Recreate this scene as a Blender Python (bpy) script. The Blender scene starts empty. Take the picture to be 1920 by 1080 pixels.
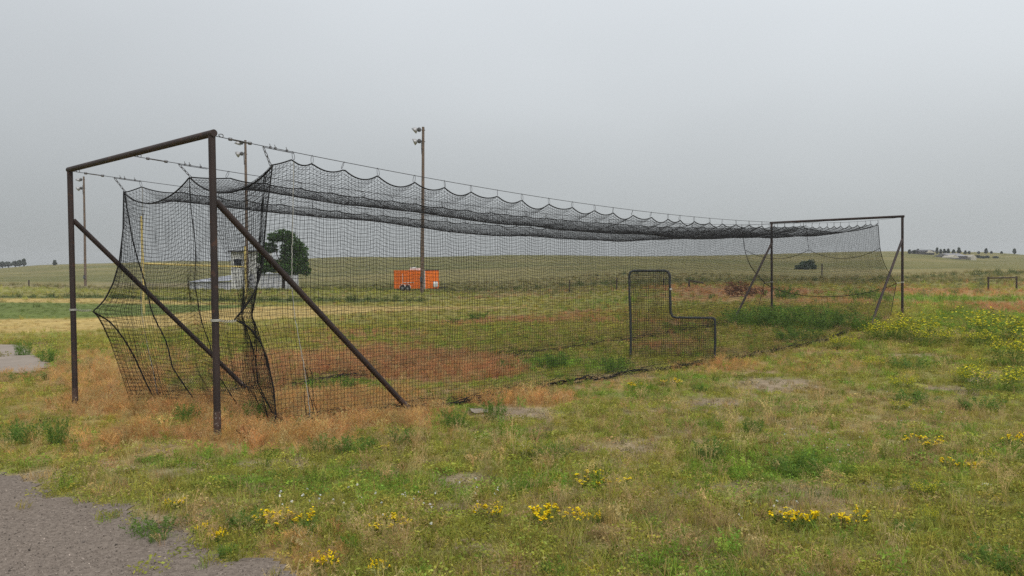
import bpy, math, random
import numpy as np
from mathutils import Matrix, Vector

random.seed(7)
rng = np.random.default_rng(7)
scene = bpy.context.scene
COL = scene.collection

# ------------------------------------------------------------------ camera
F_PX, IMG_W, IMG_H = 1522.0, 1920, 1080
CAM = np.array([0.0, 0.0, 1.7])
PITCH, ROLL = math.atan2(540 - 503.8, F_PX), 0.0105
fw = np.array([0, math.cos(PITCH), -math.sin(PITCH)])
_r0 = np.array([1.0, 0, 0]); _u0 = np.cross(_r0, fw)
rt = math.cos(ROLL) * _r0 - math.sin(ROLL) * _u0
up = math.sin(ROLL) * _r0 + math.cos(ROLL) * _u0
cd = bpy.data.cameras.new('camera'); cam = bpy.data.objects.new('camera', cd); COL.objects.link(cam)
cd.sensor_width = 36.0; cd.lens = 36.0 * F_PX / IMG_W; cd.clip_start = 0.05; cd.clip_end = 3000
M = Matrix(((rt[0], up[0], -fw[0], CAM[0]), (rt[1], up[1], -fw[1], CAM[1]), (rt[2], up[2], -fw[2], CAM[2]), (0, 0, 0, 1)))
cam.matrix_world = M
scene.camera = cam

# ------------------------------------------------------------------ sky, sun, exposure
SUN_EL, SUN_AZ = math.radians(50), math.radians(150)     # azimuth clockwise from +Y
world = bpy.data.worlds.new('World'); scene.world = world; world.use_nodes = True
nt = world.node_tree; nt.nodes.clear()
wout = nt.nodes.new('ShaderNodeOutputWorld')
sky = nt.nodes.new('ShaderNodeTexSky'); sky.sky_type = 'NISHITA'; sky.sun_disc = False
sky.sun_elevation = SUN_EL; sky.sun_rotation = SUN_AZ
b_sky = nt.nodes.new('ShaderNodeBackground'); b_sky.inputs['Strength'].default_value = 0.05
nt.links.new(sky.outputs[0], b_sky.inputs['Color'])
# cloud deck: overcast luminance (1 + 2 sin elevation) / 3, softly uneven, a little thinner towards the east
tc = nt.nodes.new('ShaderNodeTexCoord')
sep = nt.nodes.new('ShaderNodeSeparateXYZ'); nt.links.new(tc.outputs['Generated'], sep.inputs[0])
ramp = nt.nodes.new('ShaderNodeValToRGB'); nt.links.new(sep.outputs['Z'], ramp.inputs[0])
cr = ramp.color_ramp; cr.interpolation = 'B_SPLINE'
cr.elements[0].position = 0.0; cr.elements[0].color = (0.405, 0.43, 0.435, 1)
cr.elements[1].position = 1.0; cr.elements[1].color = (1.55, 1.58, 1.62, 1)
for p, c in ((0.08, (0.47, 0.495, 0.503)), (0.2, (0.635, 0.67, 0.693)), (0.35, (0.71, 0.752, 0.79)), (0.6, (1.10, 1.14, 1.19))):
    e = cr.elements.new(p); e.color = (*c, 1)
noi = nt.nodes.new('ShaderNodeTexNoise'); noi.inputs['Scale'].default_value = 1.6; noi.inputs['Detail'].default_value = 3; noi.inputs['Roughness'].default_value = 0.45
mp = nt.nodes.new('ShaderNodeMapping'); mp.inputs['Scale'].default_value = (1, 1, 2.2)
nt.links.new(tc.outputs['Generated'], mp.inputs[0]); nt.links.new(mp.outputs[0], noi.inputs['Vector'])
mr = nt.nodes.new('ShaderNodeMapRange'); mr.inputs['From Min'].default_value = 0.25; mr.inputs['From Max'].default_value = 0.75
mr.inputs['To Min'].default_value = 0.92; mr.inputs['To Max'].default_value = 1.08; nt.links.new(noi.outputs['Fac'], mr.inputs['Value'])
dot = nt.nodes.new('ShaderNodeVectorMath'); dot.operation = 'DOT_PRODUCT'
dot.inputs[1].default_value = (1.0, 0.0, 0.0); nt.links.new(tc.outputs['Generated'], dot.inputs[0])
mr2 = nt.nodes.new('ShaderNodeMapRange'); mr2.inputs['From Min'].default_value = -1; mr2.inputs['From Max'].default_value = 1
mr2.inputs['To Min'].default_value = 0.81; mr2.inputs['To Max'].default_value = 1.16; nt.links.new(dot.outputs['Value'], mr2.inputs['Value'])
mul = nt.nodes.new('ShaderNodeMath'); mul.operation = 'MULTIPLY'
nt.links.new(mr.outputs[0], mul.inputs[0]); nt.links.new(mr2.outputs[0], mul.inputs[1])
b_cl = nt.nodes.new('ShaderNodeBackground'); nt.links.new(ramp.outputs[0], b_cl.inputs['Color']); nt.links.new(mul.outputs[0], b_cl.inputs['Strength'])
mixw = nt.nodes.new('ShaderNodeMixShader'); mixw.inputs[0].default_value = 0.94
nt.links.new(b_sky.outputs[0], mixw.inputs[1]); nt.links.new(b_cl.outputs[0], mixw.inputs[2])
nt.links.new(mixw.outputs[0], wout.inputs['Surface'])

sl = bpy.data.lights.new('sun', 'SUN'); sl.energy = 1.5; sl.angle = math.radians(45); sl.color = (1.0, 0.97, 0.92)
sun = bpy.data.objects.new('sun', sl); COL.objects.link(sun)
sd = Vector((math.sin(SUN_AZ) * math.cos(SUN_EL), math.cos(SUN_AZ) * math.cos(SUN_EL), math.sin(SUN_EL)))
sun.rotation_euler = sd.to_track_quat('Z', 'Y').to_euler(); sun.location = (0, 0, 40)
vs = scene.view_settings
vs.view_transform = 'Standard'; vs.look = 'None'; vs.gamma = 1.0; vs.exposure = 0.0; vs.use_curve_mapping = False
scene.cycles.use_denoising = False; scene.cycles.use_adaptive_sampling = False; scene.cycles.max_bounces = 6; scene.cycles.volume_bounces = 0; scene.cycles.transparent_max_bounces = 8

# ------------------------------------------------------------------ image pixel helpers
def ray(px, py):
    d = fw * F_PX + rt * (px - 960) + up * (540 - py)
    return d / np.linalg.norm(d)
def at_depth(px, py, depth):                    # point at a given depth along +Y
    d = ray(px, py); return CAM + d * depth / d[1]
def to_image_px(x, y, z):                            # projects ground points to image pixels, in which the cover zones are laid out
    x = np.asarray(x, float); y = np.asarray(y, float); z = np.asarray(z, float)
    dx, dy, dz = x - CAM[0], y - CAM[1], z - CAM[2]
    c = np.maximum(dx * fw[0] + dy * fw[1] + dz * fw[2], 0.3)
    return 960 + F_PX * (dx * rt[0] + dy * rt[1] + dz * rt[2]) / c, 540 - F_PX * (dx * up[0] + dy * up[1] + dz * up[2]) / c

# ------------------------------------------------------------------ noise
def _hash(ix, iy, seed):
    h = (ix.astype(np.int64) * 374761393 + iy.astype(np.int64) * 668265263 + seed * 2147483647) & 0xFFFFFFFF
    h = ((h ^ (h >> 13)) * 1274126177) & 0xFFFFFFFF
    h = h ^ (h >> 16)
    return (h & 0xFFFFFF) / float(0xFFFFFF)
def vnoise(x, y, seed=0):
    x = np.asarray(x, float); y = np.asarray(y, float)
    ix, iy = np.floor(x), np.floor(y); fx, fy = x - ix, y - iy
    fx = fx * fx * (3 - 2 * fx); fy = fy * fy * (3 - 2 * fy)
    a = _hash(ix, iy, seed); b = _hash(ix + 1, iy, seed); c = _hash(ix, iy + 1, seed); d = _hash(ix + 1, iy + 1, seed)
    return (a + (b - a) * fx) * (1 - fy) + (c + (d - c) * fx) * fy
def fbm(x, y, seed=0, octv=4):
    s, a, t = 0, 1.0, 0
    for k in range(octv):
        s = s + a * vnoise(x * 2 ** k + 17.3 * k, y * 2 ** k - 9.1 * k, seed + k); t += a; a *= 0.55
    return s / t
def sstep(a, b, x):
    t = np.clip((np.asarray(x, float) - a) / (b - a), 0, 1); return t * t * (3 - 2 * t)

# ------------------------------------------------------------------ cage coordinates: u along the cage, v across to its far side
CB = np.array([-3.031, 8.275]); CU = np.array([0.68326, 0.73018]); CV = np.array([-0.73018, 0.68326])
CL, CW, CT = 21.12, 4.02, 3.1
def cage(u, v, z):
    u, v, z = np.broadcast_arrays(np.asarray(u, float), np.asarray(v, float), np.asarray(z, float))
    return np.stack([CB[0] + CU[0] * u + CV[0] * v, CB[1] + CU[1] * u + CV[1] * v, z], -1)

# ------------------------------------------------------------------ terrain (thin plate spline over log distance)
ctrl = [(0, 0, 0), (-3, 4, 0), (3, 4, 0), (0, 6, 0), (0, -8, 0), (-12, -6, 0), (12, -6, 0), (8, 6, 0), (-6, 6, -.04),
        (0, -60, 0), (60, -30, 0), (-60, -30, 0), (0, -300, 0), (300, -150, 0), (-300, -150, 0), (0, -700, 0), (600, -300, 0), (-600, -300, 0), (700, 100, 0), (-700, 100, 0)]
for u, v, z in ((0, 0, -.02), (0, 4, -.15), (1.1, 0, -.05), (3.3, 0, -.13), (5.5, 0, -.12), (10.2, 0, -.2), (15.9, 0, -.16), (18.9, 0, .08), (21.1, 0, .13),
                (21, 4, .12), (1, 4, -.2), (18.2, 4, .0), (9, 2, -.16)):
    p = cage(u, v, z); ctrl.append(tuple(p))
for px, py, d in ((50, 665, 20), (60, 622, 37), (60, 600, 48), (60, 568, 76), (60, 558, 92), (60, 533, 130), (60, 515, 250), (60, 499, 400),
                  (400, 577, 56), (400, 545, 98), (350, 516, 240), (350, 490.5, 400),
                  (640, 577, 52), (640, 545, 92), (640, 517, 200), (640, 485, 400),
                  (960, 577, 48), (960, 546, 90), (960, 522, 160), (960, 484, 400),
                  (1300, 537, 65), (1300, 511, 150), (1300, 486.5, 400), (1510, 502, 200), (1480, 480.5, 400),
                  (1880, 539, 60), (1850, 504, 150), (1850, 487, 280), (1850, 474, 400), (1650, 475.5, 400)):
    ctrl.append(tuple(at_depth(px, py, d)))
for a in (-50, -35, -20, -5, 10, 25, 40, 55):
    ctrl.append((700 * math.sin(math.radians(a)), 700 * math.cos(math.radians(a)), -6.0))
ctrl = np.array(ctrl, float)
def _q(x, y):
    r = np.hypot(x, y) + 1e-6; k = np.log1p(r / 6.0) / r
    return np.stack([x * k, y * k], -1)
_cq = _q(ctrl[:, 0], ctrl[:, 1])
def _k(d2): return 0.5 * d2 * np.log(d2 + 1e-12)
_n = len(ctrl)
_A = np.zeros((_n + 3, _n + 3))
_A[:_n, :_n] = _k(((_cq[:, None] - _cq[None]) ** 2).sum(-1)) + np.eye(_n) * 0.0015
_A[:_n, _n] = 1; _A[:_n, _n + 1:] = _cq; _A[_n:, :_n] = _A[:_n, _n:].T
_w = np.linalg.solve(_A, np.concatenate([ctrl[:, 2], np.zeros(3)]))
def ground_z(x, y):
    x = np.asarray(x, float); y = np.asarray(y, float); sh = x.shape; xf, yf = x.ravel(), y.ravel()
    out = np.empty(len(xf))
    for i in range(0, len(xf), 20000):
        q = _q(xf[i:i + 20000], yf[i:i + 20000])
        d2 = ((q[:, None] - _cq[None]) ** 2).sum(-1)
        out[i:i + 20000] = _k(d2) @ _w[:_n] + _w[_n] + q @ _w[_n + 1:]
    r = np.hypot(xf, yf)
    out += (fbm(xf * .9, yf * .9, 3, 3) - .5) * .07 * np.exp(-(r / 60) ** 2) + (fbm(xf * .05, yf * .05, 9, 3) - .5) * .5 * sstep(60, 250, r)
    return out.reshape(sh)
def on_ground(px, py):                          # ground point seen at a photo position
    d = ray(px, py); ts = np.exp(np.linspace(math.log(2.0), math.log(600), 1400)); P = CAM + ts[:, None] * d
    below = P[:, 2] < ground_z(P[:, 0], P[:, 1])
    i = int(np.argmax(below)) if below.any() else len(ts) - 1
    p = P[i].copy(); p[2] = float(ground_z(p[0:1], p[1:2])[0]); return p

# ------------------------------------------------------------------ materials
def new_mat(name):
    m = bpy.data.materials.new(name); m.use_nodes = True
    n = m.node_tree; b = n.nodes['Principled BSDF']; return m, n, b
def paint(name, c1, c2=None, rough=.6, metal=0.0, scale=12.0, bump=0.0, detail=4, c3=None, spots=0.62, spec=0.4):
    m, n, b = new_mat(name); b.inputs['Roughness'].default_value = rough; b.inputs['Metallic'].default_value = metal
    b.inputs['Specular IOR Level'].default_value = spec
    t = n.nodes.new('ShaderNodeTexCoord'); no = n.nodes.new('ShaderNodeTexNoise')
    no.inputs['Scale'].default_value = scale; no.inputs['Detail'].default_value = detail
    n.links.new(t.outputs['Object'], no.inputs['Vector'])
    c2 = c2 or tuple(x * .75 for x in c1)
    r = n.nodes.new('ShaderNodeValToRGB'); r.color_ramp.elements[0].position = .35; r.color_ramp.elements[1].position = .65
    r.color_ramp.elements[0].color = (*c1, 1); r.color_ramp.elements[1].color = (*c2, 1)
    n.links.new(no.outputs['Fac'], r.inputs[0]); last = r.outputs[0]
    if c3:
        n2 = n.nodes.new('ShaderNodeTexNoise'); n2.inputs['Scale'].default_value = scale * 3.1; n2.inputs['Detail'].default_value = 6
        n.links.new(t.outputs['Object'], n2.inputs['Vector'])
        r2 = n.nodes.new('ShaderNodeValToRGB'); r2.color_ramp.elements[0].position = spots; r2.color_ramp.elements[1].position = spots + .06
        r2.color_ramp.elements[0].color = (0, 0, 0, 1); r2.color_ramp.elements[1].color = (1, 1, 1, 1)
        n.links.new(n2.outputs['Fac'], r2.inputs[0])
        mx = n.nodes.new('ShaderNodeMix'); mx.data_type = 'RGBA'; n.links.new(r2.outputs[0], mx.inputs['Factor'])
        n.links.new(last, mx.inputs['A']); mx.inputs['B'].default_value = (*c3, 1); last = mx.outputs['Result']
    n.links.new(last, b.inputs['Base Color'])
    if bump:
        bp = n.nodes.new('ShaderNodeBump'); bp.inputs['Strength'].default_value = bump; bp.inputs['Distance'].default_value = .01
        n.links.new(no.outputs['Fac'], bp.inputs['Height']); n.links.new(bp.outputs[0], b.inputs['Normal'])
    return m
def leafy(name, attr_type='INSTANCER', fixed=None, trans=.42):
    m, n, b = new_mat(name); out = n.nodes['Material Output']
    n.nodes.remove(b)
    if fixed is None:
        a = n.nodes.new('ShaderNodeAttribute'); a.attribute_type = attr_type; a.attribute_name = 'tint'; col = a.outputs['Color']
    else:
        rg = n.nodes.new('ShaderNodeRGB'); rg.outputs[0].default_value = (*fixed, 1); col = rg.outputs[0]
    s = n.nodes.new('ShaderNodeAttribute'); s.attribute_type = 'GEOMETRY'; s.attribute_name = 'leaf'
    mx = n.nodes.new('ShaderNodeMix'); mx.data_type = 'RGBA'; mx.blend_type = 'MULTIPLY'; mx.inputs['Factor'].default_value = 1
    n.links.new(col, mx.inputs['A']); n.links.new(s.outputs['Color'], mx.inputs['B'])
    d = n.nodes.new('ShaderNodeBsdfDiffuse'); t = n.nodes.new('ShaderNodeBsdfTranslucent'); ms = n.nodes.new('ShaderNodeMixShader')
    ms.inputs[0].default_value = trans
    n.links.new(mx.outputs['Result'], d.inputs['Color']); n.links.new(mx.outputs['Result'], t.inputs['Color'])
    n.links.new(d.outputs[0], ms.inputs[1]); n.links.new(t.outputs[0], ms.inputs[2]); n.links.new(ms.outputs[0], out.inputs['Surface'])
    return m
MAT = {
    'pipe': paint('rusty_brown_pipe', (.044, .028, .025), (.028, .019, .018), .65, .0, 3.2, .25, c3=(.075, .038, .027), spots=.61),
    'pipe_bare': paint('flaking_pipe_base', (.05, .03, .025), (.10, .06, .045), .7, 0, 14, .4, c3=(.40, .36, .33), spots=.62),
    'net': paint('black_twine', (.012, .012, .013), (.020, .020, .022), .8, spec=.2),
    'rope': paint('black_rope', (.012, .012, .013), (.022, .022, .023), .8, scale=60, spec=.2),
    'cord': paint('white_lacing_cord', (.5, .49, .45), (.33, .32, .28), .8, scale=9),
    'steel': paint('galvanised_steel', (.22, .22, .23), (.14, .14, .15), .5, .6, 20),
    'cable': paint('steel_cable', (.09, .09, .10), (.06, .06, .065), .5, .5, 20),
    'wood': paint('weathered_pole_wood', (.17, .115, .08), (.11, .08, .06), .9, 0, 3, .2),
    'grey_metal': paint('grey_floodlight', (.10, .10, .105), (.07, .07, .075), .5, .3, 3),
    'mirror': paint('reflector_metal', (.42, .42, .43), (.32, .32, .33), .4, .4, 3),
    'screen': paint('screen_tube_padding', (.05, .058, .062), (.03, .035, .038), .7, 0, 8, c3=(.2, .16, .16), spots=.63),
    'orange': paint('orange_trailer_paint', (.95, .21, .018), (.90, .185, .015), .35, 0, 2),
    'orange_dk': paint('orange_seam', (.46, .06, .01), None, .4, 0, 2),
    'white': paint('white_paint', (.72, .72, .70), (.62, .62, .60), .5, 0, 3),
    'dark': paint('black_rubber', (.018, .018, .018), None, .8),
    'yellow': paint('faded_yellow_paint', (.66, .54, .20), (.54, .43, .16), .6, 0, 3),
    'glass': paint('dark_glass', (.03, .035, .045), None, .1, 0, 3),
    'siding': paint('pale_siding', (.55, .55, .57), (.42, .43, .46), .7, 0, 2),
    'blueroof': paint('grey_blue_metal', (.40, .42, .47), (.31, .33, .38), .6, 0, 2),
    'roof': paint('dark_roof', (.06, .06, .07), None, .7, 0, 2),
    'farm_wall': paint('grey_barn_wall', (.17, .155, .16), (.13, .12, .125), .8, 0, 1),
    'farm_roof': paint('grey_barn_roof', (.25, .25, .26), (.20, .20, .21), .7, 0, 1),
    'gable': paint('cream_gable', (.46, .43, .36), (.38, .36, .30), .8, 0, 1),
    'old_wood': paint('old_rail_wood', (.075, .055, .04), (.05, .038, .03), .9, 0, 6, .2),
    'bark': paint('bark', (.07, .055, .045), (.045, .036, .03), .95, 0, 8, .5),
    'concrete': paint('pale_concrete', (.30, .25, .205), (.245, .205, .168), .9, 0, 1.6, .2, c3=(.20, .165, .13), spots=.64),
    'stone': paint('field_stone', (.28, .24, .19), (.20, .17, .14), .9, 0, 9, .4),
    'pebble': paint('gravel_pebble', (.25, .215, .205), (.11, .095, .092), .9, 0, 30, .2),
    'straw': paint('grey_brush_twig', (.14, .085, .06), (.09, .06, .045), .95),
    'leaf_inst': leafy('meadow_leaves'),
    'petal': leafy('yellow_petals', fixed=(.88, .68, .02), trans=.2),
    'petal_pale': leafy('pale_yellow_florets', fixed=(.66, .60, .05), trans=.25),
    'petal_white': leafy('white_seed_heads', fixed=(.70, .70, .66), trans=.3),
    'flower_leaf': leafy('flower_foliage', fixed=(.16, .23, .055)),
    'weed_leaf': leafy('weed_foliage', fixed=(.150, .245, .058)),
    'weed_pale': leafy('pale_weed_foliage', fixed=(.16, .19, .10)),
    'tree_leaf': leafy('tree_leaves', fixed=(.055, .108, .027), trans=.3),
    'bush_leaf': leafy('hill_bush_leaves', fixed=(.062, .098, .055), trans=.2),
    'far_leaf': leafy('far_tree_leaves', fixed=(.08, .098, .08), trans=.15),  # distance haze put into the colour: leaves paler and greyer
    'brush_leaf': leafy('dead_brush', fixed=(.16, .085, .055), trans=.15),
}

# ------------------------------------------------------------------ mesh helpers
class MB:
    """collects shapes, then links them as ONE mesh object"""
    def __init__(s): s.v = []; s.f = []; s.n = 0; s.smooth = []
    def add(s, V, Fc, smooth=False):
        V = np.asarray(V, float).reshape(-1, 3); s.v.append(V)
        s.f += [tuple(int(i) + s.n for i in f) for f in Fc]; s.smooth += [smooth] * len(Fc); s.n += len(V)
    def box(s, lo, hi):
        x0, y0, z0 = lo; x1, y1, z1 = hi
        s.add([(x0, y0, z0), (x1, y0, z0), (x1, y1, z0), (x0, y1, z0), (x0, y0, z1), (x1, y0, z1), (x1, y1, z1), (x0, y1, z1)],
              [(0, 3, 2, 1), (4, 5, 6, 7), (0, 1, 5, 4), (1, 2, 6, 5), (2, 3, 7, 6), (3, 0, 4, 7)])
    def tube(s, pts, r, n=8, caps=True, closed=False):
        P = np.asarray(pts, float); m = len(P); r = np.broadcast_to(np.asarray(r, float), (m,))
        T = np.gradient(P, axis=0) if not closed else np.roll(P, -1, 0) - np.roll(P, 1, 0)
        T /= np.linalg.norm(T, axis=1, keepdims=True) + 1e-12
        ref = np.array([0, 0, 1.0]) if abs(T[0, 2]) < .9 else np.array([1.0, 0, 0])
        N = np.cross(T[0], ref); N /= np.linalg.norm(N); V = []
        for i in range(m):
            N = N - T[i] * (N @ T[i]); N /= np.linalg.norm(N) + 1e-12; Bn = np.cross(T[i], N)
            a = np.arange(n) * 2 * math.pi / n
            V.append(P[i] + r[i] * (np.cos(a)[:, None] * N + np.sin(a)[:, None] * Bn))
        Fc = []
        for i in range(m if closed else m - 1):
            j = (i + 1) % m
            for k in range(n):
                k2 = (k + 1) % n; Fc.append((i * n + k, i * n + k2, j * n + k2, j * n + k))
        s.add(np.concatenate(V), Fc, n > 4)
        if caps and not closed:
            s.add(V[0], [tuple(range(n))[::-1]]); s.add(V[-1], [tuple(range(n))])
    def lathe(s, prof, n=16, axis='z', origin=(0, 0, 0), mat=None):
        a = np.arange(n) * 2 * math.pi / n; V = []
        for r_, h in prof: V.append(np.stack([r_ * np.cos(a), r_ * np.sin(a), np.full(n, h)], -1))
        V = np.concatenate(V)
        if mat is not None: V = V @ np.asarray(mat).T
        Fc = [(i * n + k, i * n + (k + 1) % n, (i + 1) * n + (k + 1) % n, (i + 1) * n + k) for i in range(len(prof) - 1) for k in range(n)]
        s.add(V + np.asarray(origin), Fc, True)
    def data(s, name, mat):
        me = bpy.data.meshes.new(name)
        me.from_pydata(np.concatenate(s.v).tolist() if s.v else [], [], s.f)
        if any(s.smooth): me.polygons.foreach_set('use_smooth', s.smooth)
        if mat: me.materials.append(mat)
        return me
    def build(s, name, mat, parent=None, smooth=False):
        return link(name, s.data(name, mat), parent)
def link(name, me, parent=None):
    o = bpy.data.objects.new(name, me); COL.objects.link(o)
    if parent is not None: o.parent = parent
    return o
def tag(o, label=None, cat=None, group=None, kind=None):
    for k, v in (('label', label), ('category', cat), ('group', group), ('kind', kind)):
        if v: o[k] = v
    return o
def empty(name, loc=(0, 0, 0), rz=0.0, label=None, cat=None, group=None):
    o = bpy.data.objects.new(name, None); COL.objects.link(o); o.location = loc; o.rotation_euler = (0, 0, rz); o.empty_display_size = .2
    return tag(o, label, cat, group)
def copy_tree(o, parent=None):
    c = o.copy(); COL.objects.link(c); c.parent = parent
    for ch in [x for x in bpy.data.objects if x.parent == o]: copy_tree(ch, c)
    return c
def fast_mesh(name, V, Fq, mat, leaf=None, tint=None, smooth=False):
    """V (n,3), Fq (m,k) all faces with k corners"""
    V = np.asarray(V, np.float32); Fq = np.asarray(Fq, np.int32); k = Fq.shape[1]
    me = bpy.data.meshes.new(name); me.vertices.add(len(V)); me.vertices.foreach_set('co', V.ravel())
    me.loops.add(Fq.size); me.loops.foreach_set('vertex_index', Fq.ravel())
    me.polygons.add(len(Fq)); me.polygons.foreach_set('loop_start', np.arange(len(Fq), dtype=np.int32) * k)
    if smooth: me.polygons.foreach_set('use_smooth', np.ones(len(Fq), bool))
    for nm, A in (('leaf', leaf), ('tint', tint)):
        if A is not None:
            at = me.attributes.new(nm, 'FLOAT_COLOR', 'POINT'); A4 = np.ones((len(V), 4), np.float32); A4[:, :3] = A; at.data.foreach_set('color', A4.ravel())
    me.update(calc_edges=True); me.validate()
    if mat: me.materials.append(mat)
    return me
def strands(lines, r, n=3):
    """lines: list of (L,N,3) arrays of polylines -> prism tubes"""
    Vs, Fs, off = [], [], 0
    for P in lines:
        P = np.asarray(P, float); L, N, _ = P.shape
        T = np.gradient(P, axis=1); T /= np.linalg.norm(T, axis=2, keepdims=True) + 1e-12
        ref = np.where(np.abs(T[..., 2:3]) < .8, np.array([0, 0, 1.0]), np.array([CV[0], CV[1], 0]))
        A = np.cross(T, ref); A /= np.linalg.norm(A, axis=2, keepdims=True) + 1e-12; Bn = np.cross(T, A)
        a = np.arange(n) * 2 * math.pi / n + .4
        V = P[:, :, None] + r * (np.cos(a)[None, None, :, None] * A[:, :, None] + np.sin(a)[None, None, :, None] * Bn[:, :, None])
        idx = off + np.arange(L * N * n).reshape(L, N, n); k2 = np.roll(np.arange(n), -1)
        Fs.append(np.stack([idx[:, :-1], idx[:, :-1][..., k2], idx[:, 1:][..., k2], idx[:, 1:]], -1).reshape(-1, 4))
        Vs.append(V.reshape(-1, 3)); off += L * N * n
    return np.concatenate(Vs), np.concatenate(Fs)
def resample(P, n):
    P = np.asarray(P, float); d = np.r_[0, np.cumsum(np.linalg.norm(np.diff(P, axis=0), axis=1))]
    t = np.linspace(0, d[-1], n); return np.stack([np.interp(t, d, P[:, i]) for i in range(P.shape[1])], -1)
def smooth_path(P, n=24):                        # Catmull-Rom through the points
    P = np.asarray(P, float); Q = np.vstack([2 * P[0] - P[1], P, 2 * P[-1] - P[-2]]); out = []
    for i in range(1, len(Q) - 2):
        for t in np.linspace(0, 1, n, endpoint=False):
            a, b, c, d = Q[i - 1], Q[i], Q[i + 1], Q[i + 2]
            out.append(.5 * (2 * b + (c - a) * t + (2 * a - 5 * b + 4 * c - d) * t * t + (3 * b - a - 3 * c + d) * t ** 3))
    out.append(P[-1]); return np.array(out)

# ------------------------------------------------------------------ what grows where
TYPES = ['green', 'lush', 'dry', 'red', 'tan', 'lawn', 'field', 'straw', 'bare', 'dark', 'olive', 'hay']
TI = {t: i for i, t in enumerate(TYPES)}
SOIL = np.array([(.225, .215, .070), (.175, .205, .055), (.345, .215, .092), (.315, .175, .088), (.43, .32, .12), (.125, .160, .042), (.145, .138, .044),
                 (.230, .195, .078), (.300, .235, .165), (.080, .100, .030), (.255, .230, .058), (.290, .225, .110), ])
LEAF = np.array([(.360, .360, .078), (.235, .345, .060), (.570, .345, .140), (.500, .262, .124), (.47, .35, .135), (.135, .175, .042), (.185, .176, .056),
                 (.29, .25, .095), (.36, .295, .17), (.095, .13, .036), (.380, .350, .080), (.480, .370, .175), ])
BLOBS = [  # centre and radii in image pixels, then cover and strength
    (430, 790, 440, 60, 'dry', .95), (120, 735, 200, 65, 'dry', .7), (680, 775, 190, 40, 'dry', .95), (250, 680, 140, 40, 'dry', .6), (180, 850, 240, 22, 'dry', .4), (40, 740, 90, 25, 'olive', .5), (200, 800, 110, 20, 'olive', .45),
    (40, 800, 90, 40, 'green', .7), (330, 800, 60, 16, 'green', .6), (740, 830, 90, 30, 'green', .8), (620, 850, 120, 18, 'green', .6),
    (780, 688, 230, 30, 'red', 1), (500, 700, 110, 40, 'red', .8), (720, 643, 170, 12, 'red', .8), (860, 608, 60, 7, 'red', .8), (1010, 600, 130, 9, 'red', .8), (1130, 588, 90, 7, 'red', .7),
    (690, 626, 130, 8, 'red', .7), (1240, 640, 90, 16, 'red', .9), (1260, 600, 150, 9, 'red', .5), (1400, 548, 130, 11, 'red', .9), (1300, 540, 90, 5, 'red', .6),
    (850, 640, 220, 9, 'green', .7), (640, 727, 100, 16, 'lush', .8), (1040, 682, 70, 14, 'lush', .8), (1150, 690, 50, 12, 'lush', .8), (960, 660, 120, 10, 'green', .7),
    (960, 752, 140, 15, 'dry', .9), (700, 735, 200, 14, 'dry', .5), (1120, 720, 120, 16, 'dry', .5), (1300, 590, 180, 12, 'olive', .7),
    (1450, 722, 90, 14, 'bare', .95), (1340, 757, 80, 12, 'bare', .8), (1720, 668, 70, 5, 'bare', .8), (1510, 808, 60, 10, 'bare', .6), (1470, 790, 60, 6, 'bare', .5),
    (1600, 770, 220, 40, 'hay', .5), (1480, 690, 170, 14, 'dry', .5), (1330, 690, 80, 12, 'dry', .5), (1620, 915, 90, 12, 'bare', .6), (1260, 925, 60, 10, 'bare', .5),
    (870, 905, 50, 20, 'bare', .8), (860, 955, 60, 12, 'bare', .8), (905, 1033, 40, 12, 'bare', .7), (1050, 935, 70, 10, 'bare', .5), (1180, 870, 40, 10, 'bare', .6),
    (1360, 915, 60, 12, 'bare', .5), (340, 885, 60, 8, 'bare', .5), (520, 872, 80, 10, 'bare', .5), (700, 880, 80, 10, 'bare', .35),
    (1200, 1000, 160, 60, 'hay', .5), (560, 1045, 90, 50, 'dry', .6), (1330, 1030, 120, 50, 'hay', .4), (960, 960, 60, 20, 'hay', .5), (1700, 830, 250, 60, 'hay', .2),
    (1480, 600, 120, 24, 'lush', .9), (1840, 605, 130, 26, 'lush', .6), (1740, 562, 170, 7, 'lush', .8), (1900, 580, 90, 12, 'red', .9), (1800, 572, 110, 4, 'red', .5),
    (1740, 546, 110, 5, 'red', .7), (1560, 566, 110, 8, 'dry', .8), (1820, 553, 120, 5, 'dry', .7), (1000, 545, 140, 10, 'straw', .7), (1330, 562, 80, 5, 'dry', .7),
    (980, 553, 40, 3, 'tan', .5), (1130, 565, 70, 5, 'lush', .5), (50, 655, 70, 9, 'bare', .7), (1150, 640, 200, 10, 'green', .5), (1400, 625, 120, 12, 'green', .5),
    (960, 775, 85, 13, 'bare', 1), (1560, 1010, 150, 40, 'green', .5), (1850, 1000, 160, 70, 'green', .5), (1500, 880, 110, 26, 'lush', .35),
]
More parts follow.
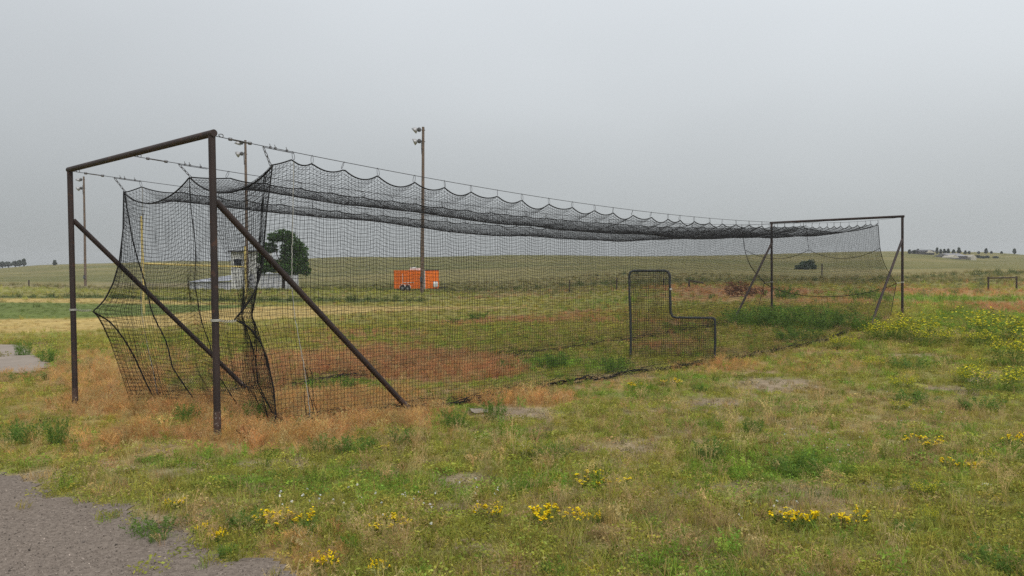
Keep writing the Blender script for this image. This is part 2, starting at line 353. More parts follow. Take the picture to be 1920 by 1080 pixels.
BANDS = [  # cover, strength, then x, top and bottom edge in image pixels
    ('field', 1, [(-900, 400, 545), (560, 400, 545), (620, 400, 530), (1440, 400, 522), (1640, 400, 520), (2800, 400, 520)]),
    ('straw', .55, [(560, 503, 528), (1000, 506, 532), (1440, 505, 532), (1600, 504, 535)]),
    ('straw', .9, [(1560, 505, 524), (1800, 504.5, 525), (2800, 504, 527)]),
    ('olive', .8, [(-900, 535, 640), (0, 535, 640), (560, 565, 640), (700, 560, 625), (1100, 560, 605), (1250, 560, 590)]),
    ('green', .85, [(-900, 539, 557), (0, 540, 557), (200, 544, 557), (400, 545, 563), (700, 541, 561), (830, 548, 560), (900, 553, 556)]),
    ('bare', .35, [(-900, 531, 539), (0, 532, 540), (200, 530, 540), (360, 530, 539)]),
    ('dark', .95, [(-900, 554, 559), (0, 555, 559), (200, 556, 560.5), (460, 561, 566.5), (640, 560, 567), (800, 562, 566)]),
    ('tan', .9, [(-900, 561, 568), (0, 560, 568), (210, 560.5, 569), (330, 565, 570), (480, 571, 573)]),
    ('lawn', 1, [(-900, 566, 602), (0, 567, 599), (250, 570, 592), (420, 571, 582), (530, 573, 576)]),
    ('tan', 1, [(-900, 602, 632), (0, 599, 626), (130, 598, 622), (300, 592, 616), (420, 579, 602), (480, 574, 599), (600, 573, 592), (700, 574, 584), (950, 575.5, 579), (1020, 577.4, 578)]),
    ('dark', .7, [(1640, 501.5, 504), (1800, 501.2, 504.2), (2800, 502, 505)]),
    ('dark', .35, [(1440, 497.5, 500), (1560, 498, 500)]),
]
def zones(x, y, z):
    """share of each kind of cover at ground points: (n, types)"""
    r = np.hypot(x, y); px, py = to_image_px(x, y, z)
    front = y > 1.0
    n1 = fbm(x * .9, y * .9, 21); n2 = fbm(x * .28, y * .28, 22); n3 = fbm(x * 2.6, y * 2.6, 23); n4 = fbm(x * .05, y * .09, 24)
    W = np.zeros((len(x), len(TYPES)))
    W[:, TI['green']] = 1
    def lay(t, a):
        a = np.clip(a, 0, 1); W[:] *= (1 - a)[:, None]; W[:, TI[t]] += a
    lay('hay', sstep(.50, .66, n1 * .5 + n3 * .3 + n2 * .2) * .7)
    lay('bare', sstep(.57, .70, n3 * .5 + n1 * .5) * .75)
    lay('lush', sstep(.55, .68, fbm(x * 1.1 + 40, y * 1.1, 31)) * .6)
    far = sstep(14, 24, r)
    lay('olive', far * .45); lay('red', far * sstep(.5, .62, n2) * .5)
    lay('field', sstep(60, 110, r))
    wx = (n2 - .5); wy = (fbm(x * .16, y * .16, 41) - .5)
    for t, st, pl in BANDS:
        pl = np.array(pl); top = np.interp(px, pl[:, 0], pl[:, 1], left=9999, right=9999); bot = np.interp(px, pl[:, 0], pl[:, 2], left=9998, right=9998)
        hgt = np.maximum(bot - top, .2); soft = np.minimum(1.6, hgt * .3); q = py + wy * np.minimum(6, hgt * .5) + (n1 - .5) * 1.5
        lay(t, st * sstep(-soft, soft, q - top) * sstep(-soft, soft, bot - q) * front)
    for bx, by, rx, ry, t, st in BLOBS:
        e = ((px - bx) / rx) ** 2 + ((py - by) / ry) ** 2
        lay(t, st * sstep(1.35, .45, e + (n1 - .5) * 1.3 + (n3 - .5) * .8) * front)
    lay('straw', sstep(.45, .7, n4) * .45 * sstep(70, 120, r) * W[:, TI['field']])
    st_ = sstep(60, 120, r)
    lay('dark', .40 * sstep(.56, .70, fbm(x * .015, y * .055, 55)) * st_); lay('straw', .5 * sstep(.50, .66, fbm(x * .012 + 5, y * .07, 56)) * st_ * front)
    return W

# ------------------------------------------------------------------ gravel road outline (world points)
ROAD_EDGE = [on_ground(*p)[:2] for p in ((0, 899), (70, 911), (140, 933), (230, 962), (300, 985), (400, 1022), (500, 1058), (545, 1079))]
_e0 = ROAD_EDGE[0] + (ROAD_EDGE[0] - ROAD_EDGE[2]) * 6; _e1 = ROAD_EDGE[-1] + (ROAD_EDGE[-1] - ROAD_EDGE[-3]) * 4
ROAD = np.array([_e0] + ROAD_EDGE + [_e1])
def road_side(x, y):                             # signed distance to the verge, positive on the road
    best = np.full(len(x), 1e9); sgn = np.zeros(len(x)); P = np.stack([x, y], -1)
    for a, b in zip(ROAD[:-1], ROAD[1:]):
        ab = b - a; t = np.clip(((P - a) @ ab) / (ab @ ab), 0, 1); d = P - (a + t[:, None] * ab); dist = np.hypot(d[:, 0], d[:, 1])
        s = np.sign(ab[0] * (P[:, 1] - a[1]) - ab[1] * (P[:, 0] - a[0])); m = dist < best; best[m] = dist[m]; sgn[m] = s[m]
    return -best * sgn + (fbm(x * 2.2, y * 2.2, 51) - .5) * .6
SLAB = np.array([on_ground(*p)[:2] for p in ((-60, 646), (35, 648), (70, 668), (104, 690), (60, 704), (-70, 706))])
def in_poly(x, y, poly):
    c = np.zeros(len(x), bool); j = len(poly) - 1
    for i in range(len(poly)):
        xi, yi = poly[i]; xj, yj = poly[j]
        c ^= ((yi > y) != (yj > y)) & (x < (xj - xi) * (y - yi) / (yj - yi + 1e-12) + xi); j = i
    return c

# ------------------------------------------------------------------ ground sheet
az = np.radians(np.concatenate([np.linspace(-180, -44, 40, endpoint=False), np.linspace(-44, 44, 400, endpoint=False), np.linspace(44, 180, 40, endpoint=False)]))
rad = np.concatenate([np.linspace(.3, 3.5, 10, endpoint=False), np.geomspace(3.5, 720, 270)])
RR, AA = np.meshgrid(rad, az, indexing='ij'); gx = (RR * np.sin(AA)).ravel(); gy = (RR * np.cos(AA)).ravel(); gz = ground_z(gx, gy)
na, nr = len(az), len(rad); ii = np.arange(nr * na).reshape(nr, na)
FQ = np.stack([ii[:-1], np.roll(ii, -1, 1)[:-1], np.roll(ii, -1, 1)[1:], ii[1:]], -1).reshape(-1, 4)[:, ::-1]
gW = zones(gx, gy, gz); gcol = gW @ SOIL
gm, n, b = new_mat('meadow_ground'); b.inputs['Roughness'].default_value = 1; b.inputs['Specular IOR Level'].default_value = .1
at = n.nodes.new('ShaderNodeAttribute'); at.attribute_name = 'tint'
t = n.nodes.new('ShaderNodeTexCoord'); last = at.outputs['Color']
for sc_, lo, hi, det in ((.06, .86, 1.14, 5), (.35, .8, 1.2, 4), (5.0, .68, 1.32, 6), (40.0, .62, 1.38, 4)):
    no = n.nodes.new('ShaderNodeTexNoise'); no.inputs['Scale'].default_value = sc_; no.inputs['Detail'].default_value = det; no.inputs['Roughness'].default_value = .65
    n.links.new(t.outputs['Object'], no.inputs['Vector'])
    r_ = n.nodes.new('ShaderNodeMapRange'); r_.inputs['From Min'].default_value = .3; r_.inputs['From Max'].default_value = .7; r_.inputs['To Min'].default_value = lo; r_.inputs['To Max'].default_value = hi
    n.links.new(no.outputs['Fac'], r_.inputs['Value'])
    mx = n.nodes.new('ShaderNodeMix'); mx.data_type = 'RGBA'; mx.blend_type = 'MULTIPLY'; mx.inputs['Factor'].default_value = 1
    n.links.new(last, mx.inputs['A']); n.links.new(r_.outputs[0], mx.inputs['B']); last = mx.outputs['Result']
bp = n.nodes.new('ShaderNodeBump'); bp.inputs['Strength'].default_value = .6; bp.inputs['Distance'].default_value = .03
n.links.new(no.outputs['Fac'], bp.inputs['Height']); n.links.new(bp.outputs[0], b.inputs['Normal'])
n.links.new(last, b.inputs['Base Color'])
V = np.stack([gx, gy, gz], -1)
cen = np.array([[0, 0, float(ground_z(np.array([.0]), np.array([.0]))[0])]])
ground = link('ground', fast_mesh('ground', V, FQ, gm, tint=gcol, smooth=True)); tag(ground, kind='structure')

# gravel road sheet, a finger above the soil
def sheet(name, bx, inside, step, lift, mat):
    xs = np.arange(bx[0], bx[1], step); ys = np.arange(bx[2], bx[3], step); X, Y = np.meshgrid(xs, ys, indexing='ij')
    x, y = X.ravel(), Y.ravel(); z = ground_z(x, y) + lift; ok = inside(x, y); idx = np.arange(len(x)).reshape(X.shape); okg = ok.reshape(X.shape)
    q = okg[:-1, :-1] & okg[1:, :-1] & okg[1:, 1:] & okg[:-1, 1:]
    F = np.stack([idx[:-1, :-1][q], idx[1:, :-1][q], idx[1:, 1:][q], idx[:-1, 1:][q]], -1)
    used = np.unique(F); mp = np.full(len(x), -1); mp[used] = np.arange(len(used))
    return tag(link(name, fast_mesh(name, np.stack([x, y, z], -1)[used], mp[F], mat, smooth=True)), kind='structure')
grav = paint('gravel_dust', (.218, .182, .152), (.145, .119, .099), 1, 0, 30, .6, c3=(.31, .262, .225), spots=.60, spec=.1)
sheet('gravel_road', (-14, .5, -3, 9), lambda x, y: road_side(x, y) > 0, .05, .006, grav)
def slab_in(x, y): return in_poly(x, y, SLAB) & (fbm(x * 1.5, y * 1.5, 77) < .80)
sheet('concrete_pad', (SLAB[:, 0].min(), SLAB[:, 0].max(), SLAB[:, 1].min(), SLAB[:, 1].max()), slab_in, .12, .03, MAT['concrete'])

# ------------------------------------------------------------------ plant prototypes (kept out of the scene, scattered by geometry nodes)
def blades(specs, rs, lean=.5, width=.004, segs=2, shade=(.6, 1.4)):
    """specs: list of (x, y, height); bent tapered blades, each with its own tone"""
    V, Q, L = [], [], []
    for x, y, h in specs:
        a = rs.uniform(0, 6.283); l = h * rs.uniform(.1, lean); b_ = rs.uniform(0, 6.283); w = width * rs.uniform(.7, 1.4)
        sx, sy = math.cos(b_) * w, math.sin(b_) * w; k = len(V); tone = rs.uniform(*shade); c = (tone * rs.uniform(.93, 1.07), tone, tone * rs.uniform(.85, 1.1))
        for s in range(segs + 1):
            t_ = s / segs; ox, oy, oz = x + math.cos(a) * l * t_ ** 1.8, y + math.sin(a) * l * t_ ** 1.8, h * t_ * (1 - .12 * t_ * lean); ww = (1 - t_ * .85)
            V += [(ox - sx * ww, oy - sy * ww, oz), (ox + sx * ww, oy + sy * ww, oz)]; L += [c, c]
        for s in range(segs): Q.append((k + 2 * s, k + 2 * s + 1, k + 2 * s + 3, k + 2 * s + 2))
    return V, Q, L
def leaves(V, Q, L, pts, size, rs, shade=(.7, 1.3), flat=.5, ratio=.5):
    """small leaf quads at given points"""
    for p in pts:
        d = rs.normal(size=3); d[2] = d[2] * flat; d /= np.linalg.norm(d) + 1e-9; e = np.cross(d, rs.normal(size=3)); e /= np.linalg.norm(e) + 1e-9
        s = size * rs.uniform(.6, 1.4); tone = rs.uniform(*shade); c = (tone * rs.uniform(.9, 1.1), tone, tone * rs.uniform(.85, 1.1)); k = len(V); p = np.asarray(p)
        V += [tuple(p - d * s), tuple(p + e * s * ratio), tuple(p + d * s), tuple(p - e * s * ratio)]; L += [c] * 4; Q.append((k, k + 1, k + 2, k + 3))
    return V, Q, L
def disc(r, n, rs): a = rs.uniform(0, 6.283, n); q = r * np.sqrt(rs.uniform(0, 1, n)); return np.stack([q * np.cos(a), q * np.sin(a)], -1)
def proto(name, VQL, mat): return bpy.data.objects.new(name, fast_mesh(name, np.array(VQL[0]), np.array(VQL[1]), mat, leaf=np.array(VQL[2])))
def make_tuft(seed, n=20, r=.05, h=.08, **k):
    rs = np.random.default_rng(seed); return blades([(x, y, h * rs.uniform(.5, 1.3)) for x, y in disc(r, n, rs)], rs, **k)
def make_mat(seed, n=74, r=.09, h=.032, size=.0088):
    rs = np.random.default_rng(seed); p = disc(r, n, rs); return leaves([], [], [], [(x, y, h * rs.uniform(.15, 1.2)) for x, y in p], size, rs, flat=.3)
def make_brome(seed, n=15, h=.3):
    rs = np.random.default_rng(seed); V, Q, L = [], [], []
    for x, y in disc(.06, n, rs):
        hh = h * rs.uniform(.55, 1.15); a = rs.uniform(0, 6.283); lean = hh * rs.uniform(.15, .5); b_ = rs.uniform(0, 6.283); sx, sy = .0013 * math.cos(b_), .0013 * math.sin(b_)
        k = len(V); tone = rs.uniform(.75, 1.3); c = (tone, tone * rs.uniform(.92, 1.06), tone * rs.uniform(.85, 1.1)); top = None
        for s in range(4):
            t_ = s / 3; o = (x + math.cos(a) * lean * t_ ** 2.2, y + math.sin(a) * lean * t_ ** 2.2, hh * (t_ - .12 * t_ ** 3)); V += [(o[0] - sx, o[1] - sy, o[2]), (o[0] + sx, o[1] + sy, o[2])]; L += [c, c]; top = o
        for s in range(3): Q.append((k + 2 * s, k + 2 * s + 1, k + 2 * s + 3, k + 2 * s + 2))
        for m in range(5):                       # drooping spikelets
            t_ = rs.uniform(.62, 1.0); o = np.array((x + math.cos(a) * lean * t_ ** 2.2, y + math.sin(a) * lean * t_ ** 2.2, hh * (t_ - .12 * t_ ** 3)))
            d = np.array((math.cos(a) + rs.normal() * .7, math.sin(a) + rs.normal() * .7, -rs.uniform(.2, 1.2))); d /= np.linalg.norm(d); ln = rs.uniform(.022, .042); e = np.cross(d, rs.normal(size=3)); e /= np.linalg.norm(e)
            k = len(V); tn = tone * rs.uniform(.9, 1.25); V += [tuple(o), tuple(o + d * ln * .5 + e * .0032), tuple(o + d * ln), tuple(o + d * ln * .5 - e * .0032)]; L += [(tn, tn, tn)] * 4; Q.append((k, k + 1, k + 2, k + 3))
    return V, Q, L
def make_weed(seed, stems=7, h=.22, r=.08, size=.014, per=26, spread=.5):
    rs = np.random.default_rng(seed); V, Q, L = [], [], []
    for x, y in disc(r, stems, rs):
        hh = h * rs.uniform(.55, 1.1); a = math.atan2(y, x) + rs.normal() * .5; lean = hh * rs.uniform(.1, spread); pts = []
        for m in range(per):
            t_ = rs.uniform(.08, 1) ; w = .045 * (h / .22) * (1.1 - t_ * .8); pts.append((x + math.cos(a) * lean * t_ ** 1.4 + rs.normal() * w * .5, y + math.sin(a) * lean * t_ ** 1.4 + rs.normal() * w * .5, hh * t_))
        leaves(V, Q, L, pts, size, rs, flat=.9, ratio=.33)
        v2, q2, l2 = blades([(x, y, hh)], rs, lean=.2, width=.003); k = len(V); V += v2; L += l2; Q += [tuple(i + k for i in q) for q in q2]
    return V, Q, L
def collection_of(name, objs):
    c = bpy.data.collections.new(name)
    for o in objs: c.objects.link(o)
    return c
def scatter(name, P, rot, scl, tint, coll, mat=None, kind='stuff'):
    """one object of kind stuff: copies of the prototypes standing on the points"""
    me = bpy.data.meshes.new(name); me.vertices.add(len(P)); me.vertices.foreach_set('co', np.asarray(P, np.float32).ravel())
    a = me.attributes.new('rot', 'FLOAT_VECTOR', 'POINT'); a.data.foreach_set('vector', np.asarray(rot, np.float32).ravel())
    a = me.attributes.new('scl', 'FLOAT_VECTOR', 'POINT'); a.data.foreach_set('vector', np.asarray(scl, np.float32).ravel())
    a = me.attributes.new('idx', 'INT', 'POINT'); a.data.foreach_set('value', rng.integers(0, len(coll.objects), len(P)).astype(np.int32))
    a = me.attributes.new('tint', 'FLOAT_COLOR', 'POINT'); t4 = np.ones((len(P), 4), np.float32); t4[:, :3] = tint; a.data.foreach_set('color', t4.ravel())
    o = link(name, me); tag(o, kind=kind)
    g = bpy.data.node_groups.new(name + '_scatter', 'GeometryNodeTree')
    g.interface.new_socket('Geometry', in_out='INPUT', socket_type='NodeSocketGeometry'); g.interface.new_socket('Geometry', in_out='OUTPUT', socket_type='NodeSocketGeometry')
    gi, go = g.nodes.new('NodeGroupInput'), g.nodes.new('NodeGroupOutput'); inst = g.nodes.new('GeometryNodeInstanceOnPoints'); ci = g.nodes.new('GeometryNodeCollectionInfo')
    ci.inputs['Collection'].default_value = coll; ci.inputs['Separate Children'].default_value = True; ci.inputs['Reset Children'].default_value = True
    inst.inputs['Pick Instance'].default_value = True
    def attr(nm, ty):
        q = g.nodes.new('GeometryNodeInputNamedAttribute'); q.data_type = ty; q.inputs['Name'].default_value = nm; return q.outputs['Attribute']
    e2r = g.nodes.new('FunctionNodeEulerToRotation'); g.links.new(attr('rot', 'FLOAT_VECTOR'), e2r.inputs[0])
    g.links.new(gi.outputs[0], inst.inputs['Points']); g.links.new(ci.outputs[0], inst.inputs['Instance']); g.links.new(attr('idx', 'INT'), inst.inputs['Instance Index'])
    g.links.new(e2r.outputs[0], inst.inputs['Rotation']); g.links.new(attr('scl', 'FLOAT_VECTOR'), inst.inputs['Scale']); g.links.new(inst.outputs[0], go.inputs[0])
    md = o.modifiers.new('scatter', 'NODES'); md.node_group = g
    return o
LM = MAT['leaf_inst']
C_TUFT = collection_of('tufts', [proto('grass_tuft', make_tuft(s, n=22, r=.055, h=.075, lean=.9, width=.0028), LM) for s in range(4)])
C_MAT = collection_of('mats', [proto('low_herb', make_mat(20 + s), LM) for s in range(3)])
C_BROME = collection_of('bromes', [proto('dry_brome', make_brome(40 + s), LM) for s in range(4)])
C_WEED = collection_of('weeds', [proto('leafy_weed', make_weed(60 + s), LM) for s in range(3)])
C_STRAW = collection_of('straws', [proto('thin_straw', make_tuft(80 + s, n=9, r=.06, h=.13, lean=.7, width=.0013, shade=(.85, 1.3)), LM) for s in range(3)])

# ------------------------------------------------------------------ scatter the ground cover
def sample(n, r0, r1, p, a=47):
    """n ground points with a density falling as r**-p"""
    uu = rng.uniform(0, 1, n); q = 2 - p
    r = (r0 ** q + uu * (r1 ** q - r0 ** q)) ** (1 / q) if abs(q) > 1e-3 else r0 * (r1 / r0) ** uu
    th = np.radians(rng.uniform(-a, a, n)); return r * np.sin(th), r * np.cos(th)
def cover(n, r0, r1, p):
    x, y = sample(n, r0, r1, p); ok = (road_side(x, y) < np.where(rng.uniform(0, 1, n) < .05, rng.uniform(0, .45, n), rng.uniform(-.16, .16, n))) & ~slab_in(x, y); x, y = x[ok], y[ok]
    z = ground_z(x, y); W = zones(x, y, z); pick = (W.cumsum(1) > rng.uniform(0, 1, (len(x), 1))).argmax(1); return x, y, z, W, pick
def put(name, x, y, z, pick, s, coll, jitter=.2, sink=.0):
    m = len(x); rot = np.stack([rng.normal(0, .12, m), rng.normal(0, .12, m), rng.uniform(0, 6.283, m)], -1)
    tint = LEAF[pick] * (1 + rng.normal(0, jitter, (m, 1))) * (1 + rng.normal(0, .06, (m, 3)))
    scl = s[:, None] * np.stack([np.ones(m), np.ones(m), rng.uniform(.7, 1.25, m)], -1)
    scatter(name, np.stack([x, y, z - sink], -1), rot, scl, np.clip(tint, .01, .8), coll)
GREENISH = np.isin(np.arange(len(TYPES)), [TI[k] for k in ('green', 'lush', 'olive', 'field', 'dark', 'straw', 'hay')])
DRYISH = np.isin(np.arange(len(TYPES)), [TI[k] for k in ('dry', 'red')])
# near turf
x, y, z, W, pk = cover(64000, 2.2, 34, 1.45)
bare = pk == TI['bare']; keep = ~(bare & (rng.uniform(0, 1, len(x)) < .82)); x, y, z, pk = x[keep], y[keep], z[keep], pk[keep]
u = np.where((pk == TI['hay']) & (rng.uniform(0, 1, len(x)) < .35), .95, rng.uniform(0, 1, len(x))); far = np.clip(np.hypot(x, y) / 12, 1, 2.2); g = GREENISH[pk] | (pk == TI['bare'])
m = g & (u < .42); put('short_grass', x[m], y[m], z[m], pk[m], rng.uniform(.5, 1.15, m.sum()) * far[m], C_TUFT)
m = g & (u >= .42) & (u < .86); put('low_ground_cover', x[m], y[m], z[m], pk[m], rng.uniform(.6, 1.4, m.sum()) * far[m], C_MAT, .28)
m = g & (u >= .86); pk2 = np.where(rng.uniform(0, 1, len(pk)) < .6, TI['hay'], TI['straw']); put('stray_straw_grass', x[m], y[m], z[m], pk2[m], rng.uniform(.6, 1.3, m.sum()) * far[m], C_STRAW)
pk_hay = np.where(rng.uniform(0, 1, len(pk)) < .35, TI['hay'], pk); m = DRYISH[pk]; edge = W.max(1)[keep]
put('dry_brome_grass', x[m], y[m], z[m], pk_hay[m], rng.uniform(.24, .55, m.sum()) * np.clip(far[m], 1, 1.3) * (.55 + .55 * np.clip((edge[m] - .4) * 1.8, 0, 1)), C_BROME, .22)
# thick brome round the near frame
x, y, z, W, pk = cover(31000, 5.5, 22, 1.2); wd = W[:, TI['dry']] + W[:, TI['red']]; m = (rng.uniform(0, 1, len(x)) < sstep(.45, .95, wd)) & DRYISH[pk]
pk = np.where(rng.uniform(0, 1, len(pk)) < .35, TI['hay'], pk); cu_ = (x - CB[0]) * CU[0] + (y - CB[1]) * CU[1]; cv_ = (x - CB[0]) * CV[0] + (y - CB[1]) * CV[1]
for fu, fv, fr_ in ((0, 0, .42), (0, CW, .42), (2.6, 0, .55), (2.6, CW, .45)):
    m &= ((cu_ - fu + .22) / fr_) ** 2 + ((cv_ - fv + .42) / (fr_ * 1.9)) ** 2 > rng.uniform(.2, 1.1, len(x))
put('cheat_grass', x[m], y[m], z[m], pk[m], rng.uniform(.36, .80, m.sum()), C_BROME, .25)
x, y, z, W, pk = cover(6200, 2.6, 26, 1.2); m = np.isin(pk, [TI['green'], TI['hay'], TI['olive']]) & (fbm(x * .7, y * .7, 88) > .47); put('seed_stems', x[m], y[m], z[m], pk[m] * 0 + TI['hay'], rng.uniform(.35, .8, m.sum()), C_BROME, .2)
# leafy weeds
x, y, z, W, pk = cover(11000, 3, 45, 1.3); m = (pk == TI['lush']) | (DRYISH[pk] & (rng.uniform(0, 1, len(x)) < .12)) | ((pk == TI['green']) & (rng.uniform(0, 1, len(x)) < .10))
put('leafy_weeds', x[m], y[m], z[m], pk[m] * 0 + TI['lush'], rng.uniform(.35, 1.0, m.sum()) * np.clip(np.hypot(x[m], y[m]) / 18, .8, 1.6), C_WEED, .22)
# rough grass farther out
x, y, z, W, pk = cover(18000, 30, 150, 1.5); low = np.isin(pk, [TI['lawn'], TI['tan']]); m = ~low & (pk != TI['bare']); far = np.hypot(x, y) / 40 + .6
put('rough_pasture_grass', x[m], y[m], z[m], pk[m], rng.uniform(.7, 1.6, m.sum()) * far[m] * np.where(pk[m] == TI['dark'], 1.5, 1), C_TUFT, .18)
m = low; put('mown_grass', x[m], y[m], z[m], pk[m], rng.uniform(.5, .8, m.sum()) * far[m], C_MAT, .10)

# loose stones on the road
def rock(seed, r=1.0, n=10):
    rs = np.random.default_rng(seed); V = rs.normal(size=(n, 3)); V /= np.linalg.norm(V, axis=1, keepdims=True); V *= rs.uniform(.75, 1.1, (n, 1)) * np.array([1.1, .85, .6]) * r
    import bmesh
    bm = bmesh.new()
    for v in V: bm.verts.new(v)
    bmesh.ops.convex_hull(bm, input=bm.verts); 
    for v in [v for v in bm.verts if not v.link_faces]: bm.verts.remove(v)
    me = bpy.data.meshes.new('pebble'); bm.to_mesh(me); bm.free(); return me
def pebble_mat():
    m, n, b = new_mat('pebbles'); b.inputs['Roughness'].default_value = .9
    a = n.nodes.new('ShaderNodeAttribute'); a.attribute_type = 'INSTANCER'; a.attribute_name = 'tint'; n.links.new(a.outputs['Color'], b.inputs['Base Color']); return m
PM = pebble_mat(); ps = []
for s in range(4):
    me = rock(s, .01, 9); me.materials.append(PM); ps.append(bpy.data.objects.new('pebble', me))
C_PEB = collection_of('pebbles', ps)
x, y = sample(110000, 2.5, 12, 1.2, 44); sd_ = road_side(x, y); ok = sd_ > rng.normal(0, .16, len(x)) ; x, y = x[ok], y[ok]; z = ground_z(x, y) + .008
g_ = rng.uniform(.35, 1.25, len(x))[:, None] * np.array([[.265, .222, .188]]) * np.where(rng.uniform(0, 1, (len(x), 1)) < .06, 1.7, 1)
scatter('loose_gravel', np.stack([x, y, z], -1), rng.uniform(0, 6.28, (len(x), 3)), (rng.uniform(.2, .7, len(x)) ** 1.1 * (1 + 1.5 * rng.uniform(0, 1, len(x)) ** 12))[:, None] * np.ones((1, 3)), g_, C_PEB)

# ================================================================== THE BATTING CAGE
RZ = math.atan2(CU[1], CU[0])
def gz1(x, y): return float(ground_z(np.array([x]), np.array([y]))[0])
PIPE = .0365
def pipe_frame(name, u0, direction, label):
    o2 = cage(u0, CW / 2, 0); zb = gz1(o2[0], o2[1]); root = empty(name, (o2[0], o2[1], zb), RZ, label, 'pipe frame', 'end frames of the batting cage')
    h = CT - zb
    for s in (-1, 1):
        y = s * CW / 2; p = cage(u0, CW / 2 + y, 0); g = gz1(p[0], p[1]) - zb
        m = MB(); m.tube([(0, y, g - .2), (0, y, g + .9), (0, y, h - PIPE * .6)], PIPE, 14); post = m.build('post', MAT['pipe'], root)
        m = MB(); m.tube([(0, y, g - .2), (0, y, g + .30)], PIPE + .002, 14); m.build('flaking_base', MAT['pipe_bare'], post)
        q = cage(u0 + direction * 2.62, CW / 2 + y, 0); gb = gz1(q[0], q[1]) - zb
        a = np.array([direction * .03, y, 2.42 - zb]); b_ = np.array([direction * 2.62, y, gb - .03]); b_ = a + (b_ - a) * 1.05
        m = MB(); m.tube([a, b_], PIPE * .92, 14); br = m.build('brace', MAT['pipe'], root)
        d = (b_ - a); m = MB(); m.tube([a + d * .86, b_], PIPE * .92 + .002, 14); m.build('flaking_base', MAT['pipe_bare'], br)
    m = MB(); m.tube([(0, -CW / 2 - .05, h + .004), (0, CW / 2 + .05, h + .004)], PIPE, 14); m.build('crossbar', MAT['pipe'], root)
    return root
pipe_frame('pipe_frame', 0, 1, 'rusty brown pipe goal frame nearest the gravel road, standing in dry orange grass')
pipe_frame('pipe_frame', CL, -1, 'rusty brown pipe frame at the distant end of the cage, rising from green weeds')

SAG = (.46, .40, .40); VV = (0.0, CW / 2, CW)
def cable_z(k, u):
    t_ = np.asarray(u, float) / CL; return CT - .015 - 4 * SAG[k] * t_ * (1 - t_)
HK = [[.93, 1.18, 1.61, 2.09, 2.67, 3.17, 3.65, 4.16], [1.24, 1.75, 2.3, 2.8, 3.35, 3.9], [.93, 1.53, 2.1, 2.6, 3.2, 3.8]]
for k in range(3):
    uu = HK[k][-1] + .5
    while uu < 18.9: HK[k].append(uu); uu += .5 + rng.uniform(-.10, .10)
    HK[k].append(19.08)
HOOK = .085
NC = [(.66, 2.835), (.73, 2.885), (.72, 2.85)]   # front corners of the net on the three cables (u, z)
def rope_z(k, u, scal=1.0):
    u = np.asarray(u, float); kx = np.array([NC[k][0]] + HK[k]); kz = np.r_[NC[k][1], cable_z(k, np.array(HK[k])) - HOOK]
    i = np.clip(np.searchsorted(kx, u) - 1, 0, len(kx) - 2); f = np.clip((u - kx[i]) / (kx[i + 1] - kx[i]), 0, 1); gap = kx[i + 1] - kx[i]
    return kz[i] + (kz[i + 1] - kz[i]) * f - scal * (.062, .018, .025)[k] * (gap / .5) * 4 * f * (1 - f) * np.where(i == 0, .3, 1) * (.65 + .75 * _hash(i, i * 0 + k, 5))

